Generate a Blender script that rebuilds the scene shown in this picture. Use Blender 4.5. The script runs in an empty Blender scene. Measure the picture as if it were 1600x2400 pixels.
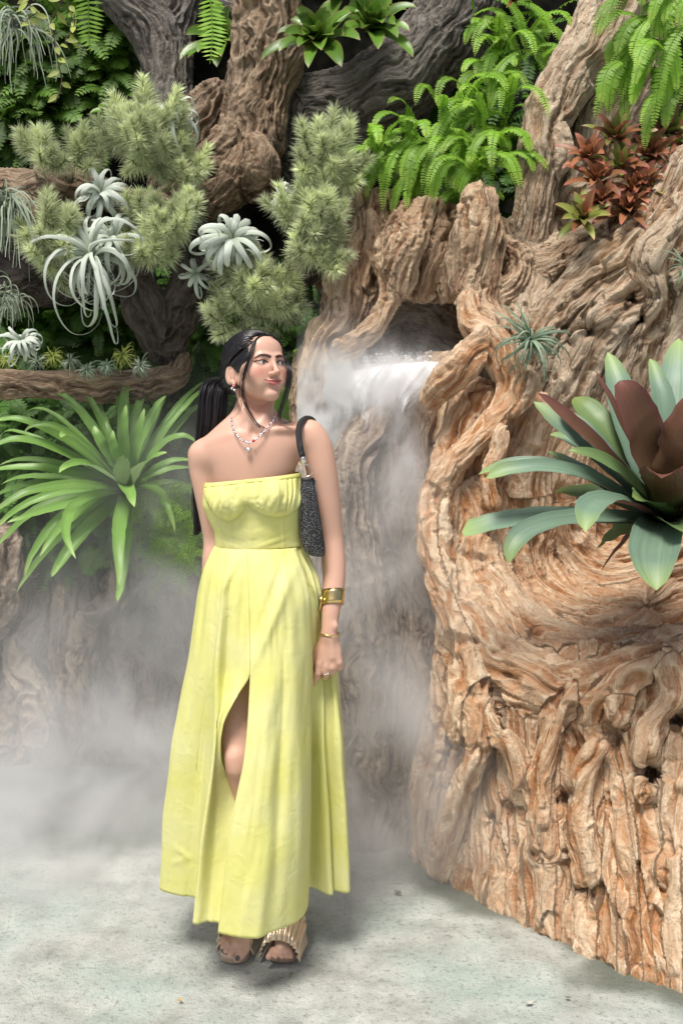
import bpy, math, random
import numpy as np
from mathutils import Vector, Matrix
# ------------------------------------------------------------------ camera, sky, sun, exposure
SC = bpy.context.scene
COL = SC.collection
PITCH = math.radians(5.5); CAMZ = 1.5
cam = bpy.data.objects.new('camera', bpy.data.cameras.new('camera')); COL.objects.link(cam)
cam.location = (0, 0, CAMZ); cam.rotation_euler = (math.pi/2 - PITCH, 0, 0)
cam.data.sensor_fit = 'AUTO'; cam.data.sensor_width = 36; cam.data.lens = 36
cam.data.clip_start = 0.05; cam.data.clip_end = 200
SC.camera = cam
SUN_EL, SUN_AZ = math.radians(66), math.radians(203)      # high, from behind the camera and a little to the left
wd = bpy.data.worlds.new('World'); SC.world = wd; wd.use_nodes = True
nt = wd.node_tree; bg = nt.nodes['Background']
sky = nt.nodes.new('ShaderNodeTexSky'); sky.sky_type = 'NISHITA'; sky.sun_disc = False
sky.sun_elevation = SUN_EL; sky.sun_rotation = SUN_AZ; sky.air_density = 1.0; sky.dust_density = 4.0; sky.ozone_density = 0.6
nt.links.new(sky.outputs[0], bg.inputs[0]); bg.inputs[1].default_value = 0.085
sl = bpy.data.lights.new('sun', 'SUN'); sl.energy = 3.5; sl.angle = math.radians(18); sl.color = (1, .965, .91)
sun = bpy.data.objects.new('sun', sl); COL.objects.link(sun)
sd = Vector((math.sin(SUN_AZ)*math.cos(SUN_EL), math.cos(SUN_AZ)*math.cos(SUN_EL), math.sin(SUN_EL)))
sun.rotation_euler = sd.to_track_quat('Z', 'Y').to_euler(); sun.location = (0, 0, 8)
SC.view_settings.view_transform = 'Standard'; SC.view_settings.look = 'None'
SC.view_settings.exposure = 0.30; SC.view_settings.gamma = 1
cy = SC.cycles
cy.max_bounces = 6; cy.diffuse_bounces = 3; cy.glossy_bounces = 2; cy.transmission_bounces = 3
cy.transparent_max_bounces = 12; cy.volume_bounces = 3; cy.volume_step_rate = 0.9; cy.volume_max_steps = 96
cy.use_denoising = True; cy.caustics_reflective = False; cy.caustics_refractive = False
cy.use_adaptive_sampling = True; cy.adaptive_threshold = 0.02
# ------------------------------------------------------------------ helpers
cP, sP = math.cos(PITCH), math.sin(PITCH)
def W(px, py, Y):
    u = (px-800)/2400; v = (1200-py)/2400
    dy = cP+v*sP; dz = v*cP-sP; t = Y/dy
    return np.array((u*t, Y, CAMZ+dz*t))
def S(Y): return Y/2400.0                       # metres per photo pixel at depth Y
def GY(py):                                     # depth of the ground seen at photo row py
    v = (1200-py)/2400; return -CAMZ*(cP+v*sP)/(v*cP-sP)
def rng(s): return np.random.RandomState(s)
def _h(ix, iy, iz, s):
    n = (ix.astype(np.uint32)*np.uint32(374761393) + iy.astype(np.uint32)*np.uint32(668265263) + iz.astype(np.uint32)*np.uint32(2147483647) + np.uint32(s*974711 % 4294967295))
    n = (n ^ (n >> np.uint32(13)))*np.uint32(1274126177); n = (n ^ (n >> np.uint32(16)))*np.uint32(2246822519); n ^= n >> np.uint32(15)
    return n.astype(np.float32)/np.float32(2147483648.0)-1
def noise(P, s=0):
    P = np.asarray(P, np.float32); f = np.floor(P); i = f.astype(np.int64); t = P-f; t = t*t*(3-2*t)
    r = 0
    for a in (0, 1):
        wa = t[:, 0] if a else 1-t[:, 0]
        for b in (0, 1):
            wb = t[:, 1] if b else 1-t[:, 1]
            for c in (0, 1):
                wc = t[:, 2] if c else 1-t[:, 2]
                r = r + wa*wb*wc*_h(i[:, 0]+a, i[:, 1]+b, i[:, 2]+c, s)
    return r
def fbm(P, s=0, o=3, g=.5):
    r = 0; a = 1; P = np.asarray(P, np.float32)
    for k in range(o): r = r+a*noise(P*2**k, s+k*7); a *= g
    return r
def sms(a, b, x):
    t = np.clip((x-a)/(b-a), 0, 1); return t*t*(3-2*t)
def catmull(pts, n=5):
    p = np.array(pts, float); q = np.vstack([2*p[0]-p[1], p, 2*p[-1]-p[-2]]); out = []
    for i in range(1, len(q)-2):
        for k in range(n):
            t = k/n
            out.append(.5*(2*q[i]+(q[i+1]-q[i-1])*t+(2*q[i-1]-5*q[i]+4*q[i+1]-q[i+2])*t*t+(3*q[i]-q[i-1]-3*q[i+1]+q[i+2])*t**3))
    out.append(p[-1]); return np.array(out)
def mesh(name, V, F, mat=None, parent=None, smooth=True, attrs=None):
    V = np.asarray(V, np.float32)
    me = bpy.data.meshes.new(name)
    if isinstance(F, np.ndarray):
        k = F.shape[1]; n = len(F)
        me.vertices.add(len(V)); me.vertices.foreach_set('co', V.ravel())
        me.loops.add(n*k); me.loops.foreach_set('vertex_index', F.astype(np.int32).ravel())
        me.polygons.add(n); me.polygons.foreach_set('loop_start', np.arange(0, n*k, k, dtype=np.int32))
        try: me.polygons.foreach_set('loop_total', np.full(n, k, np.int32))
        except Exception: pass
        me.update(calc_edges=True); me.validate()
    else:
        me.from_pydata(V.tolist(), [], F)
    if smooth: me.polygons.foreach_set('use_smooth', np.ones(len(me.polygons), bool))
    for an, (ty, arr) in (attrs or {}).items():
        at = me.attributes.new(an, ty, 'POINT'); arr = np.asarray(arr, np.float32)
        at.data.foreach_set({'FLOAT': 'value', 'FLOAT_VECTOR': 'vector', 'FLOAT_COLOR': 'color'}[ty], arr.ravel())
    o = bpy.data.objects.new(name, me); COL.objects.link(o)
    if mat: me.materials.append(mat)
    if parent: o.parent = parent
    return o
def tag(o, label=None, cat=None, group=None, kind=None):
    for k, v in (('label', label), ('category', cat), ('group', group), ('kind', kind)):
        if v: o[k] = v
    return o
def empty(name, loc, label=None, cat=None, group=None):
    o = bpy.data.objects.new(name, None); o.empty_display_size = .05; COL.objects.link(o); o.location = Vector(loc)
    tag(o, label, cat, group); return o
def shift(ob, parent):       # child mesh given in world coordinates, parented to an empty
    ob.parent = parent; ob.matrix_parent_inverse = Matrix.Translation(-Vector(parent.location)); return ob
class MB:
    def __init__(s): s.v = []; s.f = []; s.n = 0; s.a = []
    def add(s, V, F, a=None):
        V = np.asarray(V, float); s.v.append(V)
        s.f += [tuple(int(i)+s.n for i in f) for f in F]; s.n += len(V)
        s.a.append(np.zeros((len(V), 3)) if a is None else np.asarray(a, float)*np.ones((len(V), 3)))
    def build(s, name, mat, parent=None, smooth=True, world=True):
        o = mesh(name, np.vstack(s.v), s.f, mat, None, smooth, {'tv': ('FLOAT_VECTOR', np.vstack(s.a))})
        if parent: shift(o, parent)
        return o
def frames(p):
    t = np.gradient(p, axis=0); t /= np.linalg.norm(t, axis=1)[:, None]+1e-9
    n = np.cross(t[0], (0.13, 0.2, 1.0)); 
    if np.linalg.norm(n) < .1: n = np.cross(t[0], (1., 0, 0))
    n /= np.linalg.norm(n); N = [n]
    for i in range(1, len(p)):
        n = N[-1]-t[i]*np.dot(N[-1], t[i]); n /= np.linalg.norm(n)+1e-9; N.append(n)
    N = np.array(N); return t, N, np.cross(t, N)
def tube(p, r, seg=8, cap=True):
    p = np.asarray(p, float); r = np.ones(len(p))*r; t, N, B = frames(p)
    a = np.linspace(0, 2*np.pi, seg, endpoint=False)
    V = (p[:, None]+r[:, None, None]*(np.cos(a)[None, :, None]*N[:, None]+np.sin(a)[None, :, None]*B[:, None])).reshape(-1, 3)
    F = [(i*seg+j, i*seg+(j+1) % seg, (i+1)*seg+(j+1) % seg, (i+1)*seg+j) for i in range(len(p)-1) for j in range(seg)]
    if cap: F += [tuple(range(seg))[::-1], tuple((len(p)-1)*seg+j for j in range(seg))]
    return V, F
def blade(p, w, up, cup=.25, seg=4, col=0.0):
    """leaf strip along path p, widths w (full), facing 'up'; returns V,F,attr (t, across, rnd)"""
    p = np.asarray(p, float); n = len(p); w = np.ones(n)*w
    t = np.gradient(p, axis=0); t /= np.linalg.norm(t, axis=1)[:, None]+1e-9
    up = np.ones((n, 3))*np.asarray(up, float)
    sd_ = np.cross(t, up); sd_ /= np.linalg.norm(sd_, axis=1)[:, None]+1e-9
    for i in range(1, n):
        if np.dot(sd_[i], sd_[i-1]) < 0: sd_[i] *= -1
    nn = np.cross(sd_, t)
    s = np.linspace(-1, 1, seg+1)
    V = (p[:, None]+.5*w[:, None, None]*(s[None, :, None]*sd_[:, None]+cup*2*(s**2)[None, :, None]*nn[:, None])).reshape(-1, 3)
    A = np.stack([np.repeat(np.linspace(0, 1, n), seg+1), np.tile(s, n), np.full(n*(seg+1), col)], 1)
    k = seg+1
    F = [(i*k+j, i*k+j+1, (i+1)*k+j+1, (i+1)*k+j) for i in range(n-1) for j in range(seg)]
    return V, F, A
# ------------------------------------------------------------------ signed distance modelling
def seg_d(P, a, b, ra, rb):
    d = b-a; L = float(np.dot(d, d))+1e-12
    X, Yy, Z = P
    t = ((X-a[0])*d[0]+(Yy-a[1])*d[1]+(Z-a[2])*d[2])/L; t = np.clip(t, 0, 1)
    return np.sqrt((X-a[0]-t*d[0])**2+(Yy-a[1]-t*d[1])**2+(Z-a[2]-t*d[2])**2)-(ra+(rb-ra)*t), t
def smin(a, b, k):
    h = np.clip(.5+.5*(b-a)/k, 0, 1); return b+(a-b)*h-k*h*(1-h)
class Grid:
    def __init__(s, xs, ys, zs):
        s.ax = [np.asarray(q, np.float32) for q in (xs, ys, zs)]; s.D = np.full([len(q) for q in s.ax], 1.0, np.float32)
    def box(s, lo, hi):
        sl_ = []
        for q, l, h in zip(s.ax, lo, hi):
            a = int(np.searchsorted(q, l)); b = int(np.searchsorted(q, h)); sl_.append(slice(a, max(b, a)))
        if any(q.stop <= q.start for q in sl_): return None, None
        sl_ = tuple(sl_)
        return sl_, (s.ax[0][sl_[0]][:, None, None], s.ax[1][sl_[1]][None, :, None], s.ax[2][sl_[2]][None, None, :])
    def limb(s, L, k=.03, cut=False):        # L: n x 4 (x,y,z,r)
        L = np.asarray(L, float); pad = L[:, 3].max()+k*1.5+.02
        sl_, P = s.box((L[:, :3].min(0)-pad), (L[:, :3].max(0)+pad))
        if sl_ is None: return
        tmp = np.full([q.stop-q.start for q in sl_], 9.0, np.float32)
        ofs = [q.start for q in sl_]
        if len(L) == 1: L = np.vstack([L, L+1e-5])
        for i in range(len(L)-1):
            a, b = L[i, :3], L[i+1, :3]; pp = max(L[i, 3], L[i+1, 3])+k*1.5+.02
            s2, P2 = s.box(np.minimum(a, b)-pp, np.maximum(a, b)+pp)
            if s2 is None: continue
            d, _ = seg_d(P2, a, b, L[i, 3], L[i+1, 3])
            q = tuple(slice(z.start-o, z.stop-o) for z, o in zip(s2, ofs)); tmp[q] = np.minimum(tmp[q], d)
        s.D[sl_] = -smin(-s.D[sl_], tmp, k) if cut else smin(s.D[sl_], tmp, k)
    def ell(s, c, r, k=.02, cut=False, R=None, pad=None):   # ellipsoid, R: 3x3 world->local
        c = np.asarray(c, float); r = np.asarray(r, float); pad = r.max()+k*1.5+.01 if pad is None else pad
        sl_, P = s.box(c-pad, c+pad)
        if sl_ is None: return
        q = [P[i]-c[i] for i in range(3)]
        if R is not None: q = [R[i][0]*q[0]+R[i][1]*q[1]+R[i][2]*q[2] for i in range(3)]
        k0 = np.sqrt((q[0]/r[0])**2+(q[1]/r[1])**2+(q[2]/r[2])**2)+1e-9
        k1 = np.sqrt((q[0]/r[0]**2)**2+(q[1]/r[1]**2)**2+(q[2]/r[2]**2)**2)+1e-9
        d = (k0*(k0-1)/k1).astype(np.float32)
        s.D[sl_] = -smin(-s.D[sl_], d, k) if cut else smin(s.D[sl_], d, k)
    def nets(s):
        D = s.D; ins = D < 0; nx, ny, nz = D.shape
        c = ins[:-1, :-1, :-1].astype(np.int8)
        for a in (0, 1):
            for b in (0, 1):
                for e in (0, 1):
                    if a+b+e: c = c+ins[a:nx-1+a, b:ny-1+b, e:nz-1+e]
        act = (c > 0) & (c < 8); I = np.argwhere(act); idx = np.full(act.shape, -1, np.int32); idx[tuple(I.T)] = np.arange(len(I))
        acc = np.zeros((len(I), 3)); cnt = np.zeros(len(I))
        co = [(a, b, e) for a in (0, 1) for b in (0, 1) for e in (0, 1)]
        for p in co:
            for ax in range(3):
                if p[ax]: continue
                q = list(p); q[ax] = 1
                i0 = I+p; i1 = I+q; d0 = D[tuple(i0.T)]; d1 = D[tuple(i1.T)]; m = (d0 < 0) != (d1 < 0)
                t = np.where(m, d0/(d0-d1+1e-12), 0)
                x0 = np.stack([s.ax[j][i0[:, j]] for j in range(3)], 1); x1 = np.stack([s.ax[j][i1[:, j]] for j in range(3)], 1)
                acc += m[:, None]*(x0+(x1-x0)*t[:, None]); cnt += m
        V = acc/np.maximum(cnt, 1)[:, None]; F = []
        for ax in range(3):
            sh = [slice(None)]*3; sh2 = [slice(None)]*3; sh[ax] = slice(0, -1); sh2[ax] = slice(1, None)
            ch = ins[tuple(sh)] != ins[tuple(sh2)]; E = np.argwhere(ch); o1, o2 = [(1, 2), (2, 0), (0, 1)][ax]
            ok = (E[:, o1] > 0) & (E[:, o2] > 0) & (E[:, o1] < D.shape[o1]-1) & (E[:, o2] < D.shape[o2]-1); E = E[ok]
            qs = []
            for (a, b) in ((-1, -1), (0, -1), (0, 0), (-1, 0)):
                G = E.copy(); G[:, o1] += a; G[:, o2] += b; qs.append(idx[tuple(G.T)])
            q = np.stack(qs, 1); fl = ~ins[tuple(E.T)]; q[fl] = q[fl][:, ::-1]; F.append(q)
        return V, np.vstack(F)
def relax(V, F, it=1, f=.5):
    E = np.vstack([F[:, [0, 1]], F[:, [1, 2]], F[:, [2, 3]], F[:, [3, 0]]])
    for _ in range(it):
        A = np.zeros_like(V); c = np.zeros(len(V))
        for j in range(3): A[:, j] = np.bincount(E[:, 0], V[E[:, 1], j], len(V))+np.bincount(E[:, 1], V[E[:, 0], j], len(V))
        c = np.bincount(E[:, 0], minlength=len(V))+np.bincount(E[:, 1], minlength=len(V))
        V = V*(1-f)+f*A/np.maximum(c, 1)[:, None]
    return V
def normals(V, F):
    n = np.cross(V[F[:, 2]]-V[F[:, 0]], V[F[:, 3]]-V[F[:, 1]]); N = np.zeros_like(V)
    for k in range(4):
        for j in range(3): N[:, j] += np.bincount(F[:, k], n[:, j], len(V))
    return N/(np.linalg.norm(N, axis=1)[:, None]+1e-12)
def subdiv(V, F):
    E = np.sort(np.vstack([F[:, [0, 1]], F[:, [1, 2]], F[:, [2, 3]], F[:, [3, 0]]]), 1); n = len(V); m = len(F)
    key = E[:, 0].astype(np.int64)*n+E[:, 1]; u, inv = np.unique(key, return_inverse=True)
    mid = .5*(V[u//n]+V[u % n]); cen = V[F].mean(1); e = inv.reshape(4, m)+n; c = np.arange(m)+n+len(u)
    V2 = np.vstack([V, mid, cen])
    F2 = np.vstack([np.stack([F[:, k], e[k], c, e[(k-1) % 4]], 1) for k in range(4)])
    return V2, F2
# ------------------------------------------------------------------ materials
def newmat(name):
    m = bpy.data.materials.new(name); m.use_nodes = True; n = m.node_tree; b = n.nodes['Principled BSDF']; return m, n, b
def N_(n, ty, **kw):
    q = n.nodes.new(ty)
    for k, v in kw.items():
        if k[0] == '_': setattr(q, k[1:], v)
        else: q.inputs[k].default_value = v
    return q
def ramp(n, stops, src=None, interp='LINEAR'):
    r = n.nodes.new('ShaderNodeValToRGB'); r.color_ramp.interpolation = interp; e = r.color_ramp.elements
    while len(e) < len(stops): e.new(.5)
    for el, (p, c) in zip(e, stops): el.position = p; el.color = (*c, 1) if len(c) == 3 else c
    if src: n.links.new(src, r.inputs[0])
    return r
def bump(n, b, src, strength=.5, dist=.01):
    q = N_(n, 'ShaderNodeBump', Strength=strength, Distance=dist); n.links.new(src, q.inputs['Height']); n.links.new(q.outputs[0], b.inputs['Normal']); return q
def mixc(n, f, a, b_, mode='MIX'):
    q = n.nodes.new('ShaderNodeMix'); q.data_type = 'RGBA'; q.blend_type = mode
    for s_, v in ((q.inputs[0], f), (q.inputs[6], a), (q.inputs[7], b_)):
        if isinstance(v, bpy.types.NodeSocket): n.links.new(v, s_)
        elif isinstance(v, (int, float)): s_.default_value = v
        else: s_.default_value = (*v, 1)
    return q.outputs[2]
def math_(n, op, a, b=0.0, c=0.0):
    q = n.nodes.new('ShaderNodeMath'); q.operation = op
    for s_, v in zip(q.inputs, (a, b, c)):
        if isinstance(v, bpy.types.NodeSocket): n.links.new(v, s_)
        else: s_.default_value = v
    return q.outputs[0]
def simple(name, col, rough=.5, metal=0, **kw):
    m, n, b = newmat(name); b.inputs['Base Color'].default_value = (*col, 1); b.inputs['Roughness'].default_value = rough; b.inputs['Metallic'].default_value = metal
    for k, v in kw.items(): b.inputs[k].default_value = v
    return m
def wood_mat(name, dark, mid, light, grey=(.3, .28, .26), gamt=.3, bstr=.7, vein=.45, crack=.75):
    """weathered driftwood: raised grain bleached, hollows unbleached, with crevice shade painted into their dark tone"""
    m, n, b = newmat(name); L = n.links
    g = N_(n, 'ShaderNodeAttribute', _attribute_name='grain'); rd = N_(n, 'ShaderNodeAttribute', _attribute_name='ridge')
    mp = N_(n, 'ShaderNodeMapping'); mp.inputs['Scale'].default_value = (1, 1, .16); L.new(g.outputs['Vector'], mp.inputs[0])
    n1 = N_(n, 'ShaderNodeTexNoise', Scale=70.0, Detail=5.0, Roughness=.65); L.new(mp.outputs[0], n1.inputs['Vector'])
    n2 = N_(n, 'ShaderNodeTexNoise', Scale=190.0, Detail=3.0, Roughness=.6); L.new(mp.outputs[0], n2.inputs['Vector'])
    tc = N_(n, 'ShaderNodeTexCoord')
    n3 = N_(n, 'ShaderNodeTexNoise', Scale=3.2, Detail=6.0, Roughness=.6); L.new(tc.outputs['Object'], n3.inputs['Vector'])
    n4 = N_(n, 'ShaderNodeTexNoise', Scale=60.0, Detail=5.0, Roughness=.7); L.new(tc.outputs['Object'], n4.inputs['Vector'])
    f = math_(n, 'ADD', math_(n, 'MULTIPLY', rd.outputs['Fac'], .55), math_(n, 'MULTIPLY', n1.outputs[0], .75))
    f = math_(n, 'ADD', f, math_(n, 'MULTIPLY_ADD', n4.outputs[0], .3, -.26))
    r = ramp(n, [(.22, dark), (.47, mid), (.70, tuple((a+c)/2 for a, c in zip(mid, light))), (.93, light)], f)  # dark end follows the hollows: crevice shade put into the wood colour
    gm = ramp(n, [(.42, (0, 0, 0)), (.68, (1, 1, 1))], n3.outputs[0])
    c = mixc(n, math_(n, 'MULTIPLY', gm.outputs[0], gamt), r.outputs[0], grey)
    n5 = N_(n, 'ShaderNodeTexNoise', Scale=24.0, Detail=3.0, Roughness=.5); L.new(mp.outputs[0], n5.inputs['Vector'])
    vn = ramp(n, [(0, (1, 1, 1)), (.035, (0, 0, 0))], math_(n, 'ABSOLUTE', math_(n, 'SUBTRACT', n5.outputs[0], .52))); c = mixc(n, math_(n, 'MULTIPLY', vn.outputs[0], vein), c, tuple(min(.9, q*1.15) for q in light))
    ck = ramp(n, [(0, (1, 1, 1)), (.03, (0, 0, 0))], math_(n, 'ABSOLUTE', math_(n, 'SUBTRACT', n5.outputs[0], .40))); c = mixc(n, math_(n, 'MULTIPLY', ck.outputs[0], crack), c, tuple(q*.6 for q in dark))
    L.new(c, b.inputs['Base Color']); b.inputs['Roughness'].default_value = .85; b.inputs['Specular IOR Level'].default_value = .25
    h = math_(n, 'ADD', math_(n, 'MULTIPLY', n1.outputs[0], 1.0), math_(n, 'ADD', math_(n, 'MULTIPLY', n2.outputs[0], .45), math_(n, 'MULTIPLY', n4.outputs[0], .6)))
    bump(n, b, h, bstr, .016)
    return m
def wood(name, limbs, mat, cell=.009, k=.03, cuts=(), A=(.02, .010, .004), sub=True, seed=1, ks=None, pits=0.0, ft=2.2, warp=.03, smoothn=5, fq=1.0, ells=(), lump=.7):
    """organic wood mass: limbs [(px,py,Y,r_px) ...] fused, displaced along a grain that follows each limb"""
    def conv(l):
        q = np.array([(*W(a[0], a[1], a[2]), a[3]*S(a[2])) for a in l]); return catmull(q, smoothn) if len(q) > 1 else q
    KK = [l[1] if isinstance(l, tuple) else k for l in limbs]; LL = [conv(l[0] if isinstance(l, tuple) else l) for l in limbs]; CC = [conv(l) for l in cuts]
    al = np.vstack(LL); pad = al[:, 3].max()+.05; lo = (al[:, :3]-al[:, 3:4]).min(0)-.05; hi = (al[:, :3]+al[:, 3:4]).max(0)+.05
    lo[2] = max(lo[2], -.08)
    G = Grid(*[np.arange(lo[j], hi[j], cell) for j in range(3)])
    for l, k_ in zip(LL, KK): G.limb(l, k_)
    for c_, r_, cut_, ke in ells: G.ell(W(*c_), r_, ke, cut_)
    for l in CC: G.limb(l, k*.7, True)
    V, F = G.nets(); del G
    V = relax(V, F, 1, .4)
    if sub: V, F = subdiv(V, F); V = relax(V, F, 2, .5)
    N = normals(V, F)
    best = np.full(len(V), 9.0); g = np.zeros((len(V), 3)); R = rng(seed)
    V = V.astype(np.float64)
    for l in LL:
        t, NN, BB = frames(l[:, :3]); off = R.rand(3)*7; s0 = off[2]
        for i in range(len(l)-1):
            a, b_ = l[i, :3], l[i+1, :3]; ln = np.linalg.norm(b_-a)
            d, tt = seg_d(V.T, a, b_, l[i, 3], l[i+1, 3]); m = d < best
            best[m] = d[m]; q = V[m]-a-(tt[m][:, None])*(b_-a)
            rr = max(l[i, 3], .02); lat = q/(np.linalg.norm(q, axis=1)[:, None]+1e-6)*rr
            g[m] = np.stack([lat@NN[i]+off[0], lat@BB[i]+off[1], s0+tt[m]*ln], 1); s0 += ln
    wz = np.stack([noise(V*7, 3), noise(V*7, 4), noise(V*5, 5)], 1)+.5*np.stack([noise(V*17, 13), noise(V*17, 14), noise(V*17, 15)], 1)
    gw = g+wz*warp*np.array((1, 1, .5))
    n0 = noise(gw*np.array((16, 16, ft))*fq, 21)
    r1 = 1-2*np.abs(noise(gw*np.array((42, 42, 3.2))*fq, 22)); r2 = 1-2*np.abs(noise(gw*np.array((95, 95, 6))*fq, 23))
    nb = fbm(V*6, 31, 3); r3 = noise(gw*np.array((190, 190, 14)), 24)
    amp = .6+.6*sms(-.4, .5, noise(V*4, 33))
    disp = A[0]*(n0+lump*nb)+A[1]*r1*amp+A[2]*(r2+.5*r3)
    if pits:
        pn = noise(V*np.array((13, 13, 9))+wz*.5, 41); pm = sms(.42, .62, pn)*sms(-.1, .3, noise(V*2.3, 43)); disp = disp-pits*pm
        pn2 = noise(V*34, 45); disp = disp-pits*.3*sms(.5, .75, pn2)
    V = V+N*disp[:, None]
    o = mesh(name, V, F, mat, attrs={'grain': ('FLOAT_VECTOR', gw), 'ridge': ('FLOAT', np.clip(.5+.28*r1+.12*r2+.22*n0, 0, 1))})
    return o
# ------------------------------------------------------------------ ground and hillside
def ground_mat():
    m, n, b = newmat('ground'); L = n.links; tc = N_(n, 'ShaderNodeTexCoord')
    def tx(sc, d=6., r=.6, ty='ShaderNodeTexNoise'):
        q = N_(n, ty, Scale=sc, Detail=d, Roughness=r); L.new(tc.outputs['Object'], q.inputs['Vector']); return q.outputs[0]
    a = ramp(n, [(.3, (.32, .33, .295)), (.5, (.48, .50, .455)), (.68, (.61, .625, .575))], tx(9))
    teal = ramp(n, [(.46, (0, 0, 0)), (.66, (1, 1, 1))], tx(2.2, 5))
    c = mixc(n, math_(n, 'MULTIPLY', teal.outputs[0], .5), a.outputs[0], (.36, .50, .44))
    sp = ramp(n, [(.54, (0, 0, 0)), (.62, (1, 1, 1))], tx(62, 6, .75)); c = mixc(n, math_(n, 'MULTIPLY', sp.outputs[0], .6), c, (.17, .165, .14)); sp = ramp(n, [(.66, (0, 0, 0)), (.69, (1, 1, 1))], tx(24, 5, .7)); c = mixc(n, math_(n, 'MULTIPLY', sp.outputs[0], .6), c, (.12, .12, .10))
    sp2 = ramp(n, [(.62, (0, 0, 0)), (.7, (1, 1, 1))], tx(48, 5, .7)); c = mixc(n, math_(n, 'MULTIPLY', sp2.outputs[0], .45), c, (.68, .68, .62))
    pk = ramp(n, [(.52, (0, 0, 0)), (.72, (1, 1, 1))], tx(4.1, 5)); c = mixc(n, math_(n, 'MULTIPLY', pk.outputs[0], .3), c, (.44, .36, .33))
    sx = N_(n, 'ShaderNodeAttribute', _attribute_name='wet')
    c = mixc(n, math_(n, 'MULTIPLY', sx.outputs['Fac'], .85), c, (.105, .125, .095))
    L.new(c, b.inputs['Base Color'])
    rr = math_(n, 'MULTIPLY_ADD', sx.outputs['Fac'], -.35, .75); L.new(rr, b.inputs['Roughness'])
    bump(n, b, math_(n, 'ADD', tx(60, 6, .7), math_(n, 'MULTIPLY', tx(190, 3), .5)), .9, .012)
    return m
contact = [(985, 2000), (1060, 2050), (1150, 2110), (1250, 2165), (1350, 2210), (1450, 2255), (1550, 2295), (1640, 2335)]
cw = catmull([W(x, y, GY(y)) for x, y in contact], 8)
xs = np.concatenate([np.linspace(-30, -2.6, 20)[:-1], np.linspace(-2.6, 2.4, 330), np.linspace(2.4, 30, 20)[1:]]); ys = np.concatenate([np.linspace(-30, .8, 20)[:-1], np.linspace(.8, 5.6, 330), np.linspace(5.6, 40, 20)[1:]])
gx, gy = np.meshgrid(xs, ys); P = np.stack([gx.ravel(), gy.ravel(), np.zeros(gx.size)], 1)
P[:, 2] = .004*fbm(P*6, 2, 3)
dm = np.full(len(P), 9.0)
for q in cw: dm = np.minimum(dm, np.hypot(P[:, 0]-q[0], P[:, 1]-q[1]))
wet = 1-sms(.06, .22, dm+.09*fbm(P*7+3, 8, 3)+.03)
lw = fbm(P*2.3+9, 11, 3); wet = np.maximum(wet, sms(3.15, 3.7, P[:, 1]+.35*lw)*.75)
nx_ = len(xs); ii = np.arange(nx_*(len(ys)-1)).reshape(-1, nx_)[:, :-1].ravel()
gr = mesh('ground', P, np.stack([ii, ii+1, ii+nx_+1, ii+nx_], 1), ground_mat(), attrs={'wet': ('FLOAT', wet)})
tag(gr, kind='structure')
# dark planted bank behind everything
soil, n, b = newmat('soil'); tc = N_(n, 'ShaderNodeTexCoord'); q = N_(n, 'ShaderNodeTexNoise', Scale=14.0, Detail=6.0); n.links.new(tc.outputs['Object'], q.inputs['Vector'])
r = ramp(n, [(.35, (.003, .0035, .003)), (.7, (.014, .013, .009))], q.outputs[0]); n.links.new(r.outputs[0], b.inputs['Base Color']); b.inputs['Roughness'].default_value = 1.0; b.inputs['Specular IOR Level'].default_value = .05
xs = np.linspace(-7, 7, 220); zs = np.linspace(-.2, 7.5, 160); gx, gz = np.meshgrid(xs, zs)
P = np.stack([gx.ravel(), np.full(gx.size, 0.), gz.ravel()], 1)
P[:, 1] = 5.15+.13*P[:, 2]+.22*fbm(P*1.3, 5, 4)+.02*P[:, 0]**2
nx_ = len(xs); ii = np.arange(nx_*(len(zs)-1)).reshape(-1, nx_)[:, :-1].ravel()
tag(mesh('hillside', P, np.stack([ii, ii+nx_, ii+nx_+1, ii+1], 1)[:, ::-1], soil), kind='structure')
# ------------------------------------------------------------------ wood
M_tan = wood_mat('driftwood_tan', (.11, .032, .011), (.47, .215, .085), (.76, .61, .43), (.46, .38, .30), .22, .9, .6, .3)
M_stump = wood_mat('driftwood_stump', (.035, .014, .007), (.31, .155, .075), (.72, .56, .38), (.28, .23, .19), .3, 1.0)
M_pale = wood_mat('driftwood_pale', (.045, .020, .011), (.36, .215, .115), (.76, .64, .48), (.38, .32, .26), .35, 1.0)
M_bark = wood_mat('bark_grey', (.016, .012, .009), (.085, .066, .05), (.33, .30, .26), (.17, .16, .15), .5, 1.0)
M_brown = wood_mat('bark_brown', (.022, .011, .006), (.14, .08, .045), (.46, .35, .24), (.18, .15, .12), .35)
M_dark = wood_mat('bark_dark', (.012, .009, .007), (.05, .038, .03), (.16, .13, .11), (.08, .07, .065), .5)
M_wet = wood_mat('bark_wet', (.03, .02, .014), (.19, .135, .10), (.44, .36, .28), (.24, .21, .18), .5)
def GYp(py, dy=0): return GY(py)+dy
R = rng(5)
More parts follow.
